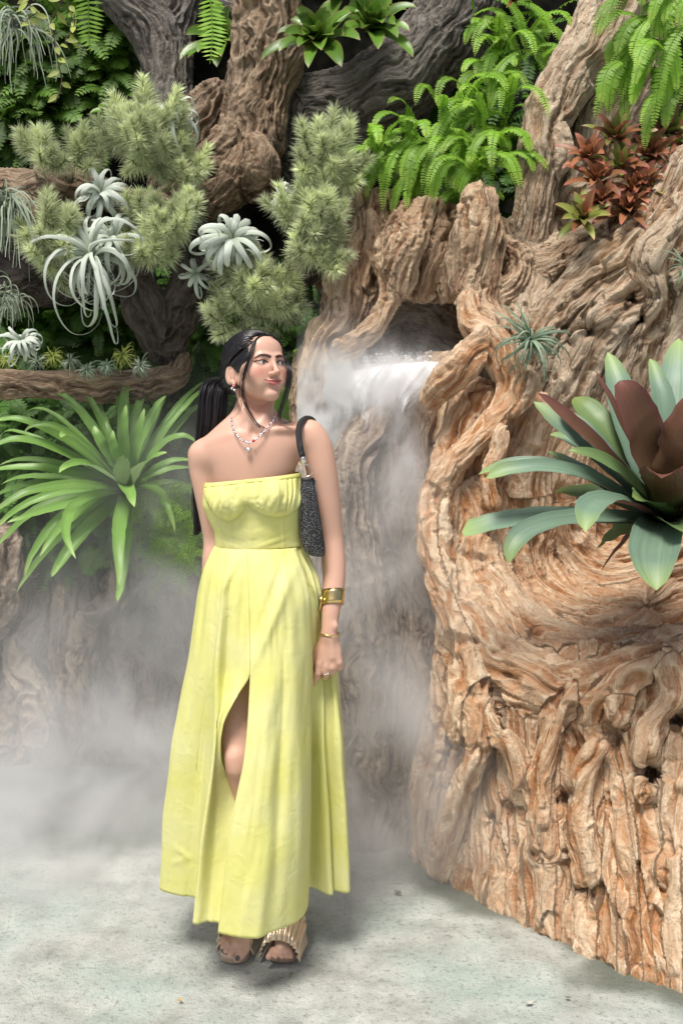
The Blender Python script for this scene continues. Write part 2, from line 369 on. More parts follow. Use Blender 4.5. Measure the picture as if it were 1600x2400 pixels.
# right root mass
arcY = lambda x: float(np.interp(x, [1030, 1065, 1130, 1230, 1350, 1460, 1560, 1680], [3.32, 3.25, 3.18, 3.10, 3.03, 2.97, 2.91, 2.85]))
limbs = []
rim = catmull([(1060, 1450), (1085, 1540), (1130, 1600), (1210, 1655), (1320, 1690), (1430, 1660), (1520, 1600), (1660, 1500)], 6)
con = catmull(contact, 6)
for i in range(17):
    f = i/16; a = rim[int(f*(len(rim)-1))]; c = con[int(f*(len(con)-1))]
    yc = GY(c[1])+.05; yt = arcY(a[0])
    wv = R.randn(3)*8; r0 = R.uniform(30, 48)*(.6+.4*min(1, i/4))
    limbs.append([(a[0]-14, a[1]-150, yt+.06, r0*.4), (a[0], a[1]-30, yt, r0*.75), (a[0]*.7+c[0]*.3+wv[0], a[1]*.7+c[1]*.3, yt*.66+yc*.34, r0*1.0), (a[0]*.4+c[0]*.6+wv[1], a[1]*.4+c[1]*.6, yt*.36+yc*.64, r0*1.15), (c[0]+wv[2], c[1]+0, yc, r0*1.25)])
for i in range(15):   # thinner surface roots in front
    f = R.uniform(.05, 1); a = rim[int(f*(len(rim)-1))]; c = con[int(min(1, max(0, f+R.uniform(-.06, .06)))*(len(con)-1))]
    yc = GY(c[1])+.01; yt = arcY(a[0])-.02; s0 = R.uniform(-.15, .3); wv = R.randn(4)*9
    pt = lambda u, w_: (a[0]+(c[0]-a[0])*u+w_, a[1]+(c[1]-a[1])*u, yt+(yc-yt)*u)
    limbs.append([(*pt(s0, 0), 14), (*pt(s0+.15, wv[0]), 20), (*pt(s0+.3, wv[1]), 17), (*pt(min(.9, s0+.5), wv[2]), 22), (*pt(1, wv[3]), 26)])
# bowl: sweeping bands fused softly, deeper towards the inside
limbs += [
 ([(1030, 1130, 3.42, 30), (1025, 1260, 3.32, 34), (1065, 1400, 3.24, 36), (1130, 1500, 3.17, 40), (1230, 1580, 3.09, 42), (1350, 1615, 3.02, 42), (1460, 1580, 2.96, 38), (1560, 1505, 2.90, 36), (1680, 1420, 2.84, 40)], .08),
 ([(1100, 1180, 3.50, 70), (1110, 1320, 3.44, 75), (1170, 1430, 3.34, 85), (1270, 1520, 3.24, 90), (1390, 1550, 3.16, 85), (1520, 1490, 3.10, 80), (1680, 1400, 3.04, 80)], .08),
 ([(1190, 1190, 3.62, 90), (1210, 1330, 3.57, 95), (1290, 1420, 3.48, 105), (1390, 1460, 3.40, 105), (1520, 1420, 3.34, 100), (1680, 1350, 3.3, 100)], .10),
 ([(1290, 1180, 3.74, 110), (1320, 1300, 3.72, 115), (1410, 1370, 3.66, 120), (1560, 1340, 3.62, 120), (1700, 1280, 3.6, 120)], .12),
 ([(1380, 1120, 3.84, 120), (1450, 1230, 3.86, 120), (1600, 1210, 3.88, 130), (1720, 1180, 3.9, 130)], .12),
 ([(1380, 1665, 2.96, 18), (1440, 1610, 2.91, 24), (1500, 1560, 2.88, 22), (1560, 1515, 2.85, 20), (1680, 1420, 2.79, 24)], .05),
 ([(1090, 1560, 3.12, 14), (1130, 1680, 3.04, 20), (1200, 1760, 2.98, 18), (1230, 1880, 2.95, 22)], .04), ([(1340, 1610, 2.98, 12), (1290, 1720, 2.95, 22), (1260, 1840, 2.92, 22), (1270, 1990, 2.88, 26)], .04),
 ([(1460, 1590, 2.92, 12), (1430, 1700, 2.86, 24), (1370, 1790, 2.86, 26), (1350, 1900, 2.84, 24), (1370, 2050, 2.80, 30)], .04), ([(1560, 1520, 2.86, 14), (1570, 1640, 2.80, 26), (1520, 1730, 2.78, 28), (1510, 1850, 2.76, 24)], .04),
]
# bulk behind the skirt
cyx = lambda x: np.interp(x, [c_[0] for c_ in contact], [c_[1] for c_ in contact])
limbs.append(([(1090, 1490, 3.28, 55), (1150, 1590, 3.20, 66), (1250, 1640, 3.14, 80), (1380, 1665, 3.07, 80), (1500, 1630, 3.01, 80), (1680, 1550, 2.95, 90)], .08))
for x in range(1115, 1700, 80):
    Yb = GY(cyx(x))
    limbs.append([(x, 1640, arcY(x)+.11, 80), (x+5, 1850, (arcY(x)+Yb)/2+.14, 90), (x+5, cyx(x)-40, Yb+.17, 100)])
# sinuous pale root on the left edge and its neighbours
limbs += [
 [(1098, 700, 3.62, 20), (1110, 760, 3.58, 26), (1160, 800, 3.52, 30), (1180, 850, 3.48, 32), (1200, 900, 3.45, 26), (1175, 960, 3.42, 24), (1120, 1030, 3.40, 26), (1050, 1100, 3.38, 28), (1012, 1170, 3.36, 24), (1010, 1260, 3.30, 22), (1035, 1370, 3.24, 24), (1075, 1470, 3.18, 26), (1090, 1580, 3.10, 30), (1080, 1700, 3.08, 34)],
 [(1130, 800, 3.5, 20), (1090, 850, 3.46, 30), (1040, 900, 3.48, 30), (1010, 935, 3.54, 22)],
 [(1240, 900, 3.46, 22), (1215, 960, 3.42, 18), (1180, 1010, 3.38, 18), (1170, 1060, 3.36, 16), (1145, 1110, 3.34, 16), (1150, 1180, 3.34, 22)],
 [(1130, 950, 3.58, 60), (1090, 1040, 3.56, 60), (1070, 1120, 3.52, 55), (1080, 1240, 3.48, 50)],
 [(1230, 980, 3.62, 80), (1200, 1100, 3.6, 80), (1190, 1230, 3.62, 70)],
 [(1320, 960, 3.66, 75), (1300, 1080, 3.66, 80), (1300, 1200, 3.7, 70)],
 [(1420, 900, 3.72, 80), (1420, 1040, 3.74, 90), (1450, 1180, 3.8, 90)],
 [(1560, 880, 3.78, 90), (1570, 1040, 3.8, 100), (1640, 1200, 3.8, 100)],
 # lower left edge roots leaning in the mist
 [(1060, 1560, 3.25, 30), (1055, 1700, 3.25, 30), (1010, 1830, 3.3, 34), (1000, 1990, 3.33, 34)],
 [(1105, 1620, 3.08, 26), (1120, 1740, 3.02, 24), (1085, 1850, 3.06, 22), (1045, 1960, 3.14, 24), (1030, 2030, 3.2, 28)],
]
cuts = [[(1095, 1560, 3.02, 18), (1110, 1610, 3.0, 14)], [(1325, 1850, 2.78, 20), (1330, 1870, 2.95, 16)], [(1405, 1700, 2.78, 30), (1440, 1730, 2.9, 24)], [(1520, 1805, 2.62, 30), (1530, 1815, 2.85, 28)], [(1400, 1900, 2.72, 12), (1390, 1990, 2.72, 12)],
        [(1270, 1960, 2.86, 12), (1250, 2080, 2.86, 12)], [(1590, 1690, 2.62, 26), (1590, 1690, 2.9, 20)], [(1490, 1930, 2.6, 14), (1480, 2040, 2.6, 14)], [(1188, 1840, 3.0, 12), (1190, 1900, 2.95, 12)],
        [(1115, 870, 3.38, 15), (1098, 960, 3.40, 15)], [(1190, 985, 3.30, 12), (1200, 1010, 3.5, 14)], [(1560, 1400, 3.3, 60), (1640, 1330, 3.35, 90)]]
for i in range(26):   # long hollows between the flutes
    f = R.uniform(.04, .98); a = rim[int(f*(len(rim)-1))]; c = con[int(f*(len(con)-1))]; u0 = R.uniform(.1, .75); u1 = u0+R.uniform(.05, .2); yc = GY(c[1]); ya = arcY(a[0]); Yf = lambda u, ya=ya, yc=yc: ya*(1-u)+yc*u-.03+R.uniform(-.01, .02); rr = R.uniform(6, 11)
    cuts.append([(a[0]+(c[0]-a[0])*u0, a[1]+(c[1]-a[1])*u0, Yf(u0), rr), (a[0]+(c[0]-a[0])*u1+R.randn()*8, a[1]+(c[1]-a[1])*u1, Yf(u1), rr*.7)])
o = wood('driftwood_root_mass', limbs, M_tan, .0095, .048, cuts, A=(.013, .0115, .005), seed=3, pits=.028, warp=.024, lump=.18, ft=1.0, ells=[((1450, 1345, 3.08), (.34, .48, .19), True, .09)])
tag(o, 'huge tan driftwood root mass with a scooped bowl, filling the lower right', 'driftwood')
# upper right flowing trunk base
limbs = [
 [(1235, 930, 3.62, 45), (1275, 800, 3.62, 60), (1370, 680, 3.6, 62), (1480, 590, 3.56, 60), (1560, 500, 3.56, 60), (1620, 400, 3.6, 60)],
 [(1310, 980, 3.62, 60), (1370, 830, 3.58, 66), (1460, 730, 3.54, 66), (1560, 640, 3.5, 66), (1680, 520, 3.5, 80)],
 [(1420, 960, 3.62, 70), (1480, 820, 3.56, 70), (1530, 700, 3.48, 46), (1530, 610, 3.46, 46), (1600, 500, 3.46, 50)],
 [(1550, 950, 3.6, 80), (1590, 800, 3.55, 80), (1660, 650, 3.5, 90)],
 [(1200, 560, 3.9, 50), (1260, 640, 3.82, 60), (1340, 600, 3.82, 60), (1420, 560, 3.86, 60), (1500, 480, 3.95, 60)],
 [(1260, 560, 3.95, 60), (1250, 680, 3.8, 55), (1230, 790, 3.7, 50), (1230, 880, 3.66, 45)],
 [(1330, 500, 4.0, 75), (1420, 470, 4.05, 80), (1550, 400, 4.1, 90)],
]
cuts = [[(1300, 655, 3.66, 22), (1330, 650, 3.75, 20)], [(1380, 605, 3.66, 18), (1380, 605, 3.85, 18)], [(1320, 800, 3.46, 14), (1350, 805, 3.6, 14)], [(1385, 770, 3.44, 22), (1370, 780, 3.6, 18)], [(1500, 750, 3.36, 14), (1500, 750, 3.55, 14)], [(1530, 640, 3.36, 10), (1530, 640, 3.5, 12)], [(1480, 700, 3.4, 11), (1480, 700, 3.6, 12)], [(1240, 990, 3.5, 22), (1290, 985, 3.7, 26)]]
o = wood('driftwood_flank', limbs, M_pale, .010, .03, cuts, A=(.014, .013, .006), seed=11, pits=.05, warp=.022, fq=.9)
tag(o, 'gnarled tan driftwood flank with deep grain and small holes, under the red bromeliads', 'driftwood')
# hollow stump that the water comes from
limbs = [
 [(845, 465, 3.98, 22), (838, 540, 3.97, 44), (815, 640, 3.96, 44), (800, 740, 3.93, 48), (765, 830, 3.9, 46), (742, 930, 3.88, 44)],
 [(900, 470, 4.02, 24), (895, 560, 4.02, 44), (870, 680, 4.0, 44), (850, 760, 3.97, 34)],
 [(930, 520, 3.9, 20), (905, 600, 3.86, 24), (915, 670, 3.84, 18), (893, 740, 3.82, 18), (850, 790, 3.82, 20), (800, 815, 3.82, 22)],
 [(985, 500, 3.88, 26), (955, 580, 3.84, 42), (935, 660, 3.86, 38)],
 [(1040, 510, 3.92, 28), (1020, 590, 3.88, 46), (1000, 670, 3.92, 42)],
 [(1122, 475, 3.72, 32), (1108, 560, 3.7, 40), (1092, 650, 3.7, 34), (1098, 720, 3.66, 26)],
 [(1085, 560, 3.78, 20), (1060, 640, 3.8, 24), (1065, 700, 3.82, 18)],
 [(1142, 480, 3.76, 18), (1150, 560, 3.72, 24), (1140, 650, 3.7, 26), (1130, 720, 3.68, 30), (1170, 780, 3.6, 30)],
 [(1170, 570, 3.8, 18), (1215, 610, 3.78, 28), (1200, 670, 3.76, 38), (1160, 720, 3.74, 40), (1200, 800, 3.68, 40)],
 [(760, 860, 4.0, 70), (770, 1000, 4.0, 80), (800, 1150, 3.95, 90)],
 [(870, 475, 3.97, 30), (868, 560, 3.96, 40), (850, 660, 3.96, 40)], [(955, 505, 3.95, 34), (950, 600, 3.95, 50), (930, 660, 3.96, 40)], [(1005, 495, 3.95, 30), (1000, 600, 3.95, 50), (975, 660, 3.96, 36)], [(1058, 520, 3.9, 22), (1048, 600, 3.88, 36), (1035, 665, 3.9, 34)],
 [(1060, 900, 3.85, 60), (1010, 960, 3.8, 70), (1000, 1080, 3.78, 70), (1010, 1250, 3.75, 70)],
 [(800, 640, 4.28, 60), (960, 560, 4.3, 80), (1120, 620, 4.28, 80)], [(860, 800, 4.5, 90), (960, 740, 4.5, 100), (1080, 800, 4.5, 90)],
 [(830, 905, 4.02, 45), (940, 890, 4.0, 45), (1050, 880, 3.9, 45)],
]
o = wood('hollow_stump', limbs, M_stump, .0085, .026, [], A=(.012, .016, .008), seed=21, pits=.028, warp=.02)
tag(o, 'jagged hollow driftwood stump that the misty waterfall pours out of', 'stump')
# ridge under the fall and the mist-covered column
limbs = [
 [(925, 960, 3.72, 26), (880, 1000, 3.62, 34), (835, 1070, 3.56, 40), (815, 1160, 3.54, 50), (825, 1280, 3.54, 60), (850, 1420, 3.52, 60), (850, 1600, 3.5, 70), (850, 1780, 3.5, 80), (850, 1960, 3.52, 90)],
 [(905, 1030, 3.68, 40), (890, 1150, 3.64, 50), (910, 1300, 3.62, 60), (930, 1450, 3.6, 60), (930, 1650, 3.58, 70), (930, 1950, 3.58, 80)],
 [(985, 1180, 3.62, 50), (985, 1350, 3.58, 55), (1010, 1500, 3.54, 60), (1000, 1700, 3.52, 66), (980, 1960, 3.5, 70)],
 [(760, 1200, 3.8, 60), (740, 1400, 3.8, 70), (730, 1600, 3.8, 90), (700, 1850, 3.8, 100)],
]
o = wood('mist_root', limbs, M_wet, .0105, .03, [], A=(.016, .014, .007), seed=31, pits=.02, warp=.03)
tag(o, 'grey brown knotted root column under the waterfall, half lost in mist', 'root')
# left root wall
limbs = []
for i, (x, t, w_) in enumerate([(-60, 1330, 70), (30, 1345, 60), (110, 1320, 55), (190, 1300, 60), (260, 1350, 50), (330, 1330, 60), (410, 1310, 60), (490, 1290, 70), (580, 1280, 80), (670, 1260, 80)]):
    j = R.randn(4)*14
    limbs.append([(x, t, 4.55, w_*.8), (x+j[0]-10, t+110, 4.45, w_), (x+j[1], t+220, 4.42, w_), (x+j[2]+8, 1640, 4.4, w_*1.1), (x+j[3], 1740, 4.36, w_*1.2)])
limbs += [[(430, 1350, 4.35, 22), (360, 1380, 4.3, 26), (315, 1430, 4.26, 26), (300, 1500, 4.25, 30), (320, 1600, 4.22, 34), (310, 1700, 4.2, 40)],
 [(300, 1310, 4.4, 22), (285, 1360, 4.32, 30), (270, 1420, 4.3, 24), (225, 1450, 4.28, 26), (200, 1540, 4.26, 30), (210, 1680, 4.22, 36)],
 [(90, 1400, 4.4, 30), (60, 1480, 4.34, 34), (50, 1560, 4.3, 30), (90, 1640, 4.26, 34), (100, 1720, 4.2, 40)],
 [(0, 1290, 4.2, 50), (15, 1360, 4.2, 46), (-20, 1440, 4.25, 60)]]
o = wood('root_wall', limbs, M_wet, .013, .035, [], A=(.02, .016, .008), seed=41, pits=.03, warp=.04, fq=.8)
tag(o, 'grey fluted root wall low behind the mist at left', 'root')
# leaning pale trunk upper right
o = wood('leaning_tree', [[(1460, -80, 4.05, 62), (1410, 60, 4.0, 60), (1345, 170, 3.95, 56), (1290, 260, 3.9, 50), (1262, 340, 3.86, 44), (1262, 430, 3.86, 42), (1245, 530, 3.86, 46), (1225, 610, 3.88, 52)],
 [(1290, 300, 3.84, 22), (1310, 360, 3.82, 24), (1298, 430, 3.84, 14)],
 [(1530, -60, 4.2, 90), (1480, 90, 4.2, 95), (1420, 220, 4.16, 95), (1370, 340, 4.12, 90), (1340, 470, 4.08, 90), (1330, 560, 4.05, 80)]],
 M_pale, .010, .03, [], A=(.012, .012, .006), seed=51, pits=.02, warp=.02)
tag(o, 'pale leaning driftwood trunk between the sword ferns and the red bromeliads', 'tree trunk')
# diagonal log
o = wood('fallen_log', [[(1130, -120, 4.5, 70), (1075, 30, 4.5, 84), (980, 150, 4.5, 92), (870, 230, 4.5, 92), (760, 260, 4.5, 84), (660, 270, 4.5, 66)], [(880, 260, 4.52, 70), (860, 320, 4.5, 44)], [(690, 270, 4.46, 60), (680, 340, 4.46, 50), (720, 400, 4.5, 44)]],
 M_bark, .012, .05, [], A=(.018, .010, .006), seed=61, pits=.015, warp=.03)
tag(o, 'thick grey barked log slanting up to the right above the sword ferns', 'log')
o = wood('gnarled_tree', [[(620, -60, 4.36, 70), (628, 60, 4.36, 66), (622, 150, 4.34, 56), (600, 250, 4.32, 56), (590, 330, 4.3, 50)],
 [(585, -60, 4.36, 30), (590, 40, 4.34, 28), (578, 120, 4.32, 28), (562, 200, 4.3, 30), (560, 300, 4.3, 40), (520, 380, 4.3, 54), (470, 440, 4.32, 60)],
 [(660, 60, 4.4, 40), (670, 160, 4.36, 36), (640, 220, 4.32, 34), (632, 300, 4.28, 30), (645, 345, 4.3, 24)],
 [(500, 240, 4.35, 46), (450, 300, 4.35, 50), (450, 380, 4.4, 60), (400, 440, 4.45, 50)], [(600, 360, 4.25, 40), (560, 420, 4.25, 46), (500, 480, 4.3, 36)], [(600, 345, 4.15, 30), (610, 390, 4.15, 40), (600, 440, 4.2, 36)]],
 M_brown, .0105, .03, [], A=(.012, .014, .006), seed=71, pits=.02, warp=.03)
tag(o, 'twisted brown gnarled trunk at top centre left', 'tree trunk')
o = wood('dark_tree', [[(230, -90, 4.6, 50), (300, 0, 4.6, 50), (360, 70, 4.6, 56), (390, 150, 4.6, 52), (395, 260, 4.6, 52)], [(430, -80, 4.65, 50), (410, 50, 4.65, 50), (395, 140, 4.62, 50)], [(560, -60, 4.6, 24), (520, 0, 4.6, 24), (560, 30, 4.5, 20)]],
 M_bark, .011, .04, [], A=(.012, .010, .006), seed=81, warp=.03)
tag(o, 'forked dark brown trunk rising at upper left beside the hanging fern', 'tree trunk')
o = wood('left_branch', [[(-60, 440, 4.3, 44), (60, 445, 4.28, 40), (150, 430, 4.25, 36), (230, 450, 4.2, 34), (300, 470, 4.2, 30), (380, 480, 4.25, 24)], [(20, 470, 4.25, 30), (70, 500, 4.2, 30), (100, 540, 4.2, 22)], [(150, 420, 4.2, 30), (110, 390, 4.2, 20)]], M_brown, .010, .03, [], A=(.012, .010, .005), seed=91, warp=.03)
tag(o, 'knobbly brown branch at far left carrying the silver air plants', 'branch')
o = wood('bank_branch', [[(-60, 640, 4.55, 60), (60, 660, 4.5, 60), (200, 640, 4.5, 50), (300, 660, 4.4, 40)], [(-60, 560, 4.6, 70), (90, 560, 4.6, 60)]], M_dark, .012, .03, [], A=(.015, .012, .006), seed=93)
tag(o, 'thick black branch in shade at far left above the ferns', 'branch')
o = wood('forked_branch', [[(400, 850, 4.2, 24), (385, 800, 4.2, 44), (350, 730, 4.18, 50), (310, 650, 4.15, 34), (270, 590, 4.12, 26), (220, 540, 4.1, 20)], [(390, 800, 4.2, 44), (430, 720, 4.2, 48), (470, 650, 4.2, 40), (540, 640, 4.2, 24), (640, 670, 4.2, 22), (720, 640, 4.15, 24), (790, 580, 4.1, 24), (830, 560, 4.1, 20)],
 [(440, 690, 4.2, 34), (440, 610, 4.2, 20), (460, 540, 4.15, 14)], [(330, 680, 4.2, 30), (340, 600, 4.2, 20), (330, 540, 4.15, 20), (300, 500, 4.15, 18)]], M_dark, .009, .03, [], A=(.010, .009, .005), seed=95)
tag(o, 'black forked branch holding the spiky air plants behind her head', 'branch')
o = wood('low_branch', [[(-60, 900, 4.1, 30), (60, 900, 4.08, 30), (180, 905, 4.06, 30), (300, 910, 4.08, 34), (400, 890, 4.15, 30), (430, 850, 4.2, 24)]], M_brown, .010, .03, [], A=(.012, .010, .005), seed=97)
tag(o, 'dark horizontal branch just above the large green bromeliad', 'branch')
# ------------------------------------------------------------------ plant materials (tv.x runs base to tip, tv.y across, tv.z random)
def leaf_mat(name, base, midc, tip, rough=.45, under=None, stripe=.25, trans=.25, var=.35, edge=None, tipstart=.8, spec=.4):
    m, n, b = newmat(name); L = n.links; a = N_(n, 'ShaderNodeAttribute', _attribute_name='tv'); s = N_(n, 'ShaderNodeSeparateXYZ'); L.new(a.outputs['Vector'], s.inputs[0])
    r = ramp(n, [(0, base), (.3, midc), (tipstart, midc), (1, tip)], s.outputs[0]); c = r.outputs[0]
    if under is not None:
        g = N_(n, 'ShaderNodeNewGeometry'); c = mixc(n, g.outputs['Backfacing'], c, under)
    if edge is not None:
        e = ramp(n, [(.72, (0, 0, 0)), (.98, (1, 1, 1))], math_(n, 'ABSOLUTE', s.outputs[1])); c = mixc(n, math_(n, 'MULTIPLY', e.outputs[0], .7), c, edge)
    cb = N_(n, 'ShaderNodeCombineXYZ'); L.new(math_(n, 'MULTIPLY', s.outputs[1], 6), cb.inputs[0]); L.new(math_(n, 'MULTIPLY', s.outputs[0], .6), cb.inputs[1]); L.new(math_(n, 'MULTIPLY', s.outputs[2], 37), cb.inputs[2])
    q = N_(n, 'ShaderNodeTexNoise', Scale=1.6, Detail=4.0); L.new(cb.outputs[0], q.inputs['Vector'])
    v = math_(n, 'ADD', math_(n, 'MULTIPLY_ADD', q.outputs[0], stripe*2, 1-stripe), math_(n, 'MULTIPLY_ADD', s.outputs[2], var*2, -var))
    mm = N_(n, 'ShaderNodeVectorMath', _operation='SCALE'); L.new(c, mm.inputs[0]); L.new(v, mm.inputs['Scale'])
    L.new(mm.outputs[0], b.inputs['Base Color']); b.inputs['Roughness'].default_value = rough; b.inputs['Specular IOR Level'].default_value = spec
    bump(n, b, q.outputs[0], .25, .004)
    if trans:
        t = n.nodes.new('ShaderNodeBsdfTranslucent'); L.new(mm.outputs[0], t.inputs[0]); mx = N_(n, 'ShaderNodeMixShader'); mx.inputs[0].default_value = trans
        L.new(b.outputs[0], mx.inputs[1]); L.new(t.outputs[0], mx.inputs[2]); L.new(mx.outputs[0], n.nodes['Material Output'].inputs[0])
    return m
M_brom = leaf_mat('bromeliad_green', (.07, .17, .02), (.20, .36, .085), (.40, .55, .20), .33, under=(.30, .42, .20), stripe=.4, var=.2)
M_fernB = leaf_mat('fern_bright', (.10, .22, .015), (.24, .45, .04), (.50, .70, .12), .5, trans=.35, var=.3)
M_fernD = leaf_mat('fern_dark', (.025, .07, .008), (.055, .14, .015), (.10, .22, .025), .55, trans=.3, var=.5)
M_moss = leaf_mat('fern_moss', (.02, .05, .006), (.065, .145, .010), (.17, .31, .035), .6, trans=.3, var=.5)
M_silver = leaf_mat('air_plant_silver', (.34, .40, .30), (.60, .65, .57), (.68, .71, .66), .7, trans=.1, var=.18, stripe=.15, spec=.15)
M_spiky = leaf_mat('air_plant_needles', (.40, .43, .20), (.72, .78, .48), (.92, .94, .80), .75, trans=.25, var=.3, spec=.15)
M_tilR = leaf_mat('air_plant_green', (.12, .17, .10), (.22, .30, .20), (.34, .42, .32), .6, trans=.1, var=.25)
M_teal = leaf_mat('bromeliad_teal', (.07, .12, .06), (.17, .26, .18), (.30, .40, .14), .45, under=(.11, .05, .045), trans=.06, var=.14, stripe=.35, tipstart=.75)
M_maroon = leaf_mat('bromeliad_maroon', (.13, .21, .06), (.115, .068, .036), (.16, .06, .045), .42, trans=.05, var=.15, edge=(.16, .045, .05), tipstart=.4)
M_red = leaf_mat('bromeliad_red', (.12, .15, .03), (.30, .13, .06), (.40, .10, .09), .35, trans=.12, var=.45)
M_redg = leaf_mat('bromeliad_olive', (.12, .18, .03), (.24, .27, .06), (.36, .18, .09), .35, trans=.12, var=.35)
M_topb = leaf_mat('bromeliad_glossy', (.09, .17, .02), (.12, .24, .03), (.30, .22, .10), .28, trans=.2, var=.35, edge=(.22, .20, .06), tipstart=.9)
M_stem = simple('stem_brown', (.09, .06, .035), .8)
M_vine = leaf_mat('vine_leaf', (.20, .28, .05), (.38, .44, .10), (.50, .50, .14), .45, trans=.35)
M_moss_grey = leaf_mat('air_plant_grey', (.10, .13, .08), (.26, .31, .22), (.36, .40, .31), .7, trans=.1, var=.4)
def nz(v): v = np.asarray(v, float); return v/(np.linalg.norm(v)+1e-9)
def bez(a, b, c, n=12):
    t = np.linspace(0, 1, n)[:, None]; return (1-t)**2*a+2*t*(1-t)*b+t*t*c
def strap_w(n, w, base=.7, sharp=.75, tipw=.02):
    t = np.linspace(0, 1, n); return w*(base+(1-base)*sms(0, .35, t))*np.where(t < sharp, 1, np.maximum(tipw, np.sqrt(np.clip(1-((t-sharp)/(1-sharp))**2, 0, 1))*.6+.4*(1-(t-sharp)/(1-sharp))))
# --- large bromeliads: each leaf drawn from the photo and given its own depth
def big_bromeliad(name, C, Yc, leaves, mats, label, upz=1.0, group=None):
    root = empty(name, W(*C, Yc), label, 'bromeliad', group)
    for i, (tx, ty, mx, my, w, dy, *rest) in enumerate(leaves):
        mt = mats[rest[0]] if rest else mats[0]; sh = rest[1] if len(rest) > 1 else .42
        b0 = W(C[0]+(mx-C[0])*.06, C[1]+(my-C[1])*.06, Yc+.0)
        Ym = Yc+dy*.55-.05; Yt = Yc+dy
        T_ = W(tx, ty, Yt); M_ = W(mx, my, Ym); ctrl = 2*M_-.5*(b0+T_); n = 20
        p = bez(b0, ctrl, T_, n); ww = strap_w(n, w*S(Yc)*(.88 if len(leaves) > 35 else 1), .8, sh)
        view = nz(np.array((0, 0, CAMZ))-p.mean(0)); up = nz(view*.85+np.array((0, 0, upz)))
        rx = rng(900+i); p = p+np.cumsum(rx.randn(n, 3)*.0012, 0)
        V, F, A = blade(p, ww, up, rx.uniform(.12, .26), 6, rx.rand())
        m = MB(); m.add(V, F, A); m.build('leaf', mt, root)
    return root
LB = [(-20,985,110,1000,32,-.1),(3,1040,70,1020,14,0.1),(53,985,130,975,14,.1),(-30,1065,90,1038,32,-.2),(0,1092,110,1082,26,.0),(-30,1110,100,1100,30,-.1),(0,1138,100,1118,26,.1),
 (-25,1212,110,1142,34,-.3),(-25,1255,110,1168,32,-.2),(-15,1295,110,1185,34,-.1),(55,1355,135,1222,30,-.25),(45,1388,150,1256,28,-.15),(125,1352,185,1265,40,-.3),
 (285,1368,284,1240,36,-.45),(276,1408,290,1300,34,-.35),(410,1248,372,1155,28,-.3),(175,1305,168,1200,32,-.6),
 (115,915,195,975,28,.1),(205,922,235,990,24,.1),(217,865,242,965,18,.25),(268,853,284,945,30,.2),(308,872,292,965,30,.15),(362,895,318,985,28,.2),(392,925,338,1010,32,.1),(415,885,368,962,18,.3),
 (482,893,395,975,20,.25),(492,905,408,985,22,.2),(490,935,400,1015,24,.2),(462,1040,390,1035,28,-.1),(455,1076,390,1085,26,0),(450,1098,395,1098,20,.1),(440,1130,390,1130,22,.2),
 (150,1022,195,1035,42,-.35),(140,1112,205,1095,40,-.45),(388,1062,332,1090,40,-.35),(225,1000,250,1060,40,-.1),(340,960,320,1040,30,-.05),(290,945,287,1030,30,-.1),(265,1010,272,1070,26,-.15),
 (290,1062,283,1110,44,-.4),(318,1180,300,1138,42,-.5),(-30,1180,90,1130,30,.1),(20,1225,140,1190,28,-.4),(90,1300,170,1210,30,-.45),(60,1010,150,1010,28,-.15),(240,960,260,1040,30,0.05)]
big_bromeliad('large_bromeliad', (300, 1150), 3.95, LB, [M_brom], 'large bright green bromeliad with long strap leaves, at left beside the woman')
RB = [(1425,818,1478,980,82,.15,0,.5),(1598,790,1585,960,95,.2,0,.5),(1522,842,1556,980,62,.1,0),(1340,935,1432,1030,64,.15,2,.8),(1440,900,1500,1020,100,.2,0),
 (1450,892,1498,1010,112,-.15,1,.55),(1640,905,1568,1040,92,-.2,1,.6),(1245,945,1385,1060,46,.05,0,.8),(1252,930,1392,1050,44,-.1,1,.6),(1310,955,1422,1062,46,.0,0,.7),(1285,1022,1388,1068,36,.1,0,.7),
 (1340,1056,1442,1098,56,-.15,2,.35),(1140,1122,1330,1106,44,-.1,0,.9),(1125,1108,1310,1090,34,.0,0,.8),(1083,1245,1262,1212,56,-.05,0,.985),(1190,1322,1300,1224,54,-.3,0,.75),(1368,1240,1420,1180,64,-.45,0,.75),
 (1548,1120,1552,1130,100,-.35,1,.6),(1535,1385,1532,1270,104,-.45,0,.7),(1290,1060,1400,1120,40,.1,0,.6),(1300,1150,1420,1160,60,.15,2,.6),(1400,1290,1470,1240,60,.1,2,.6),(1700,1000,1620,1100,80,.1,1),(1720,1180,1640,1160,80,-.1,0),(1700,1300,1640,1220,80,-.2,1),
 (1396,868,1470,1010,22,-.05,1,.4),(1410,1345,1480,1260,30,.2,1,.4),(1600,1250,1590,1230,90,-.4,2,.6),(1480,1165,1520,1180,80,-.25,2,.6)]
M_bg2 = leaf_mat('bromeliad_olive_green', (.07, .10, .03), (.14, .22, .08), (.20, .26, .07), .4, trans=.06, var=.15)
rb = big_bromeliad('large_bromeliad', (1560, 1225), 3.0, RB, [M_teal, M_maroon, M_bg2], 'large bromeliad with teal and maroon leaves, resting in the driftwood bowl at right')
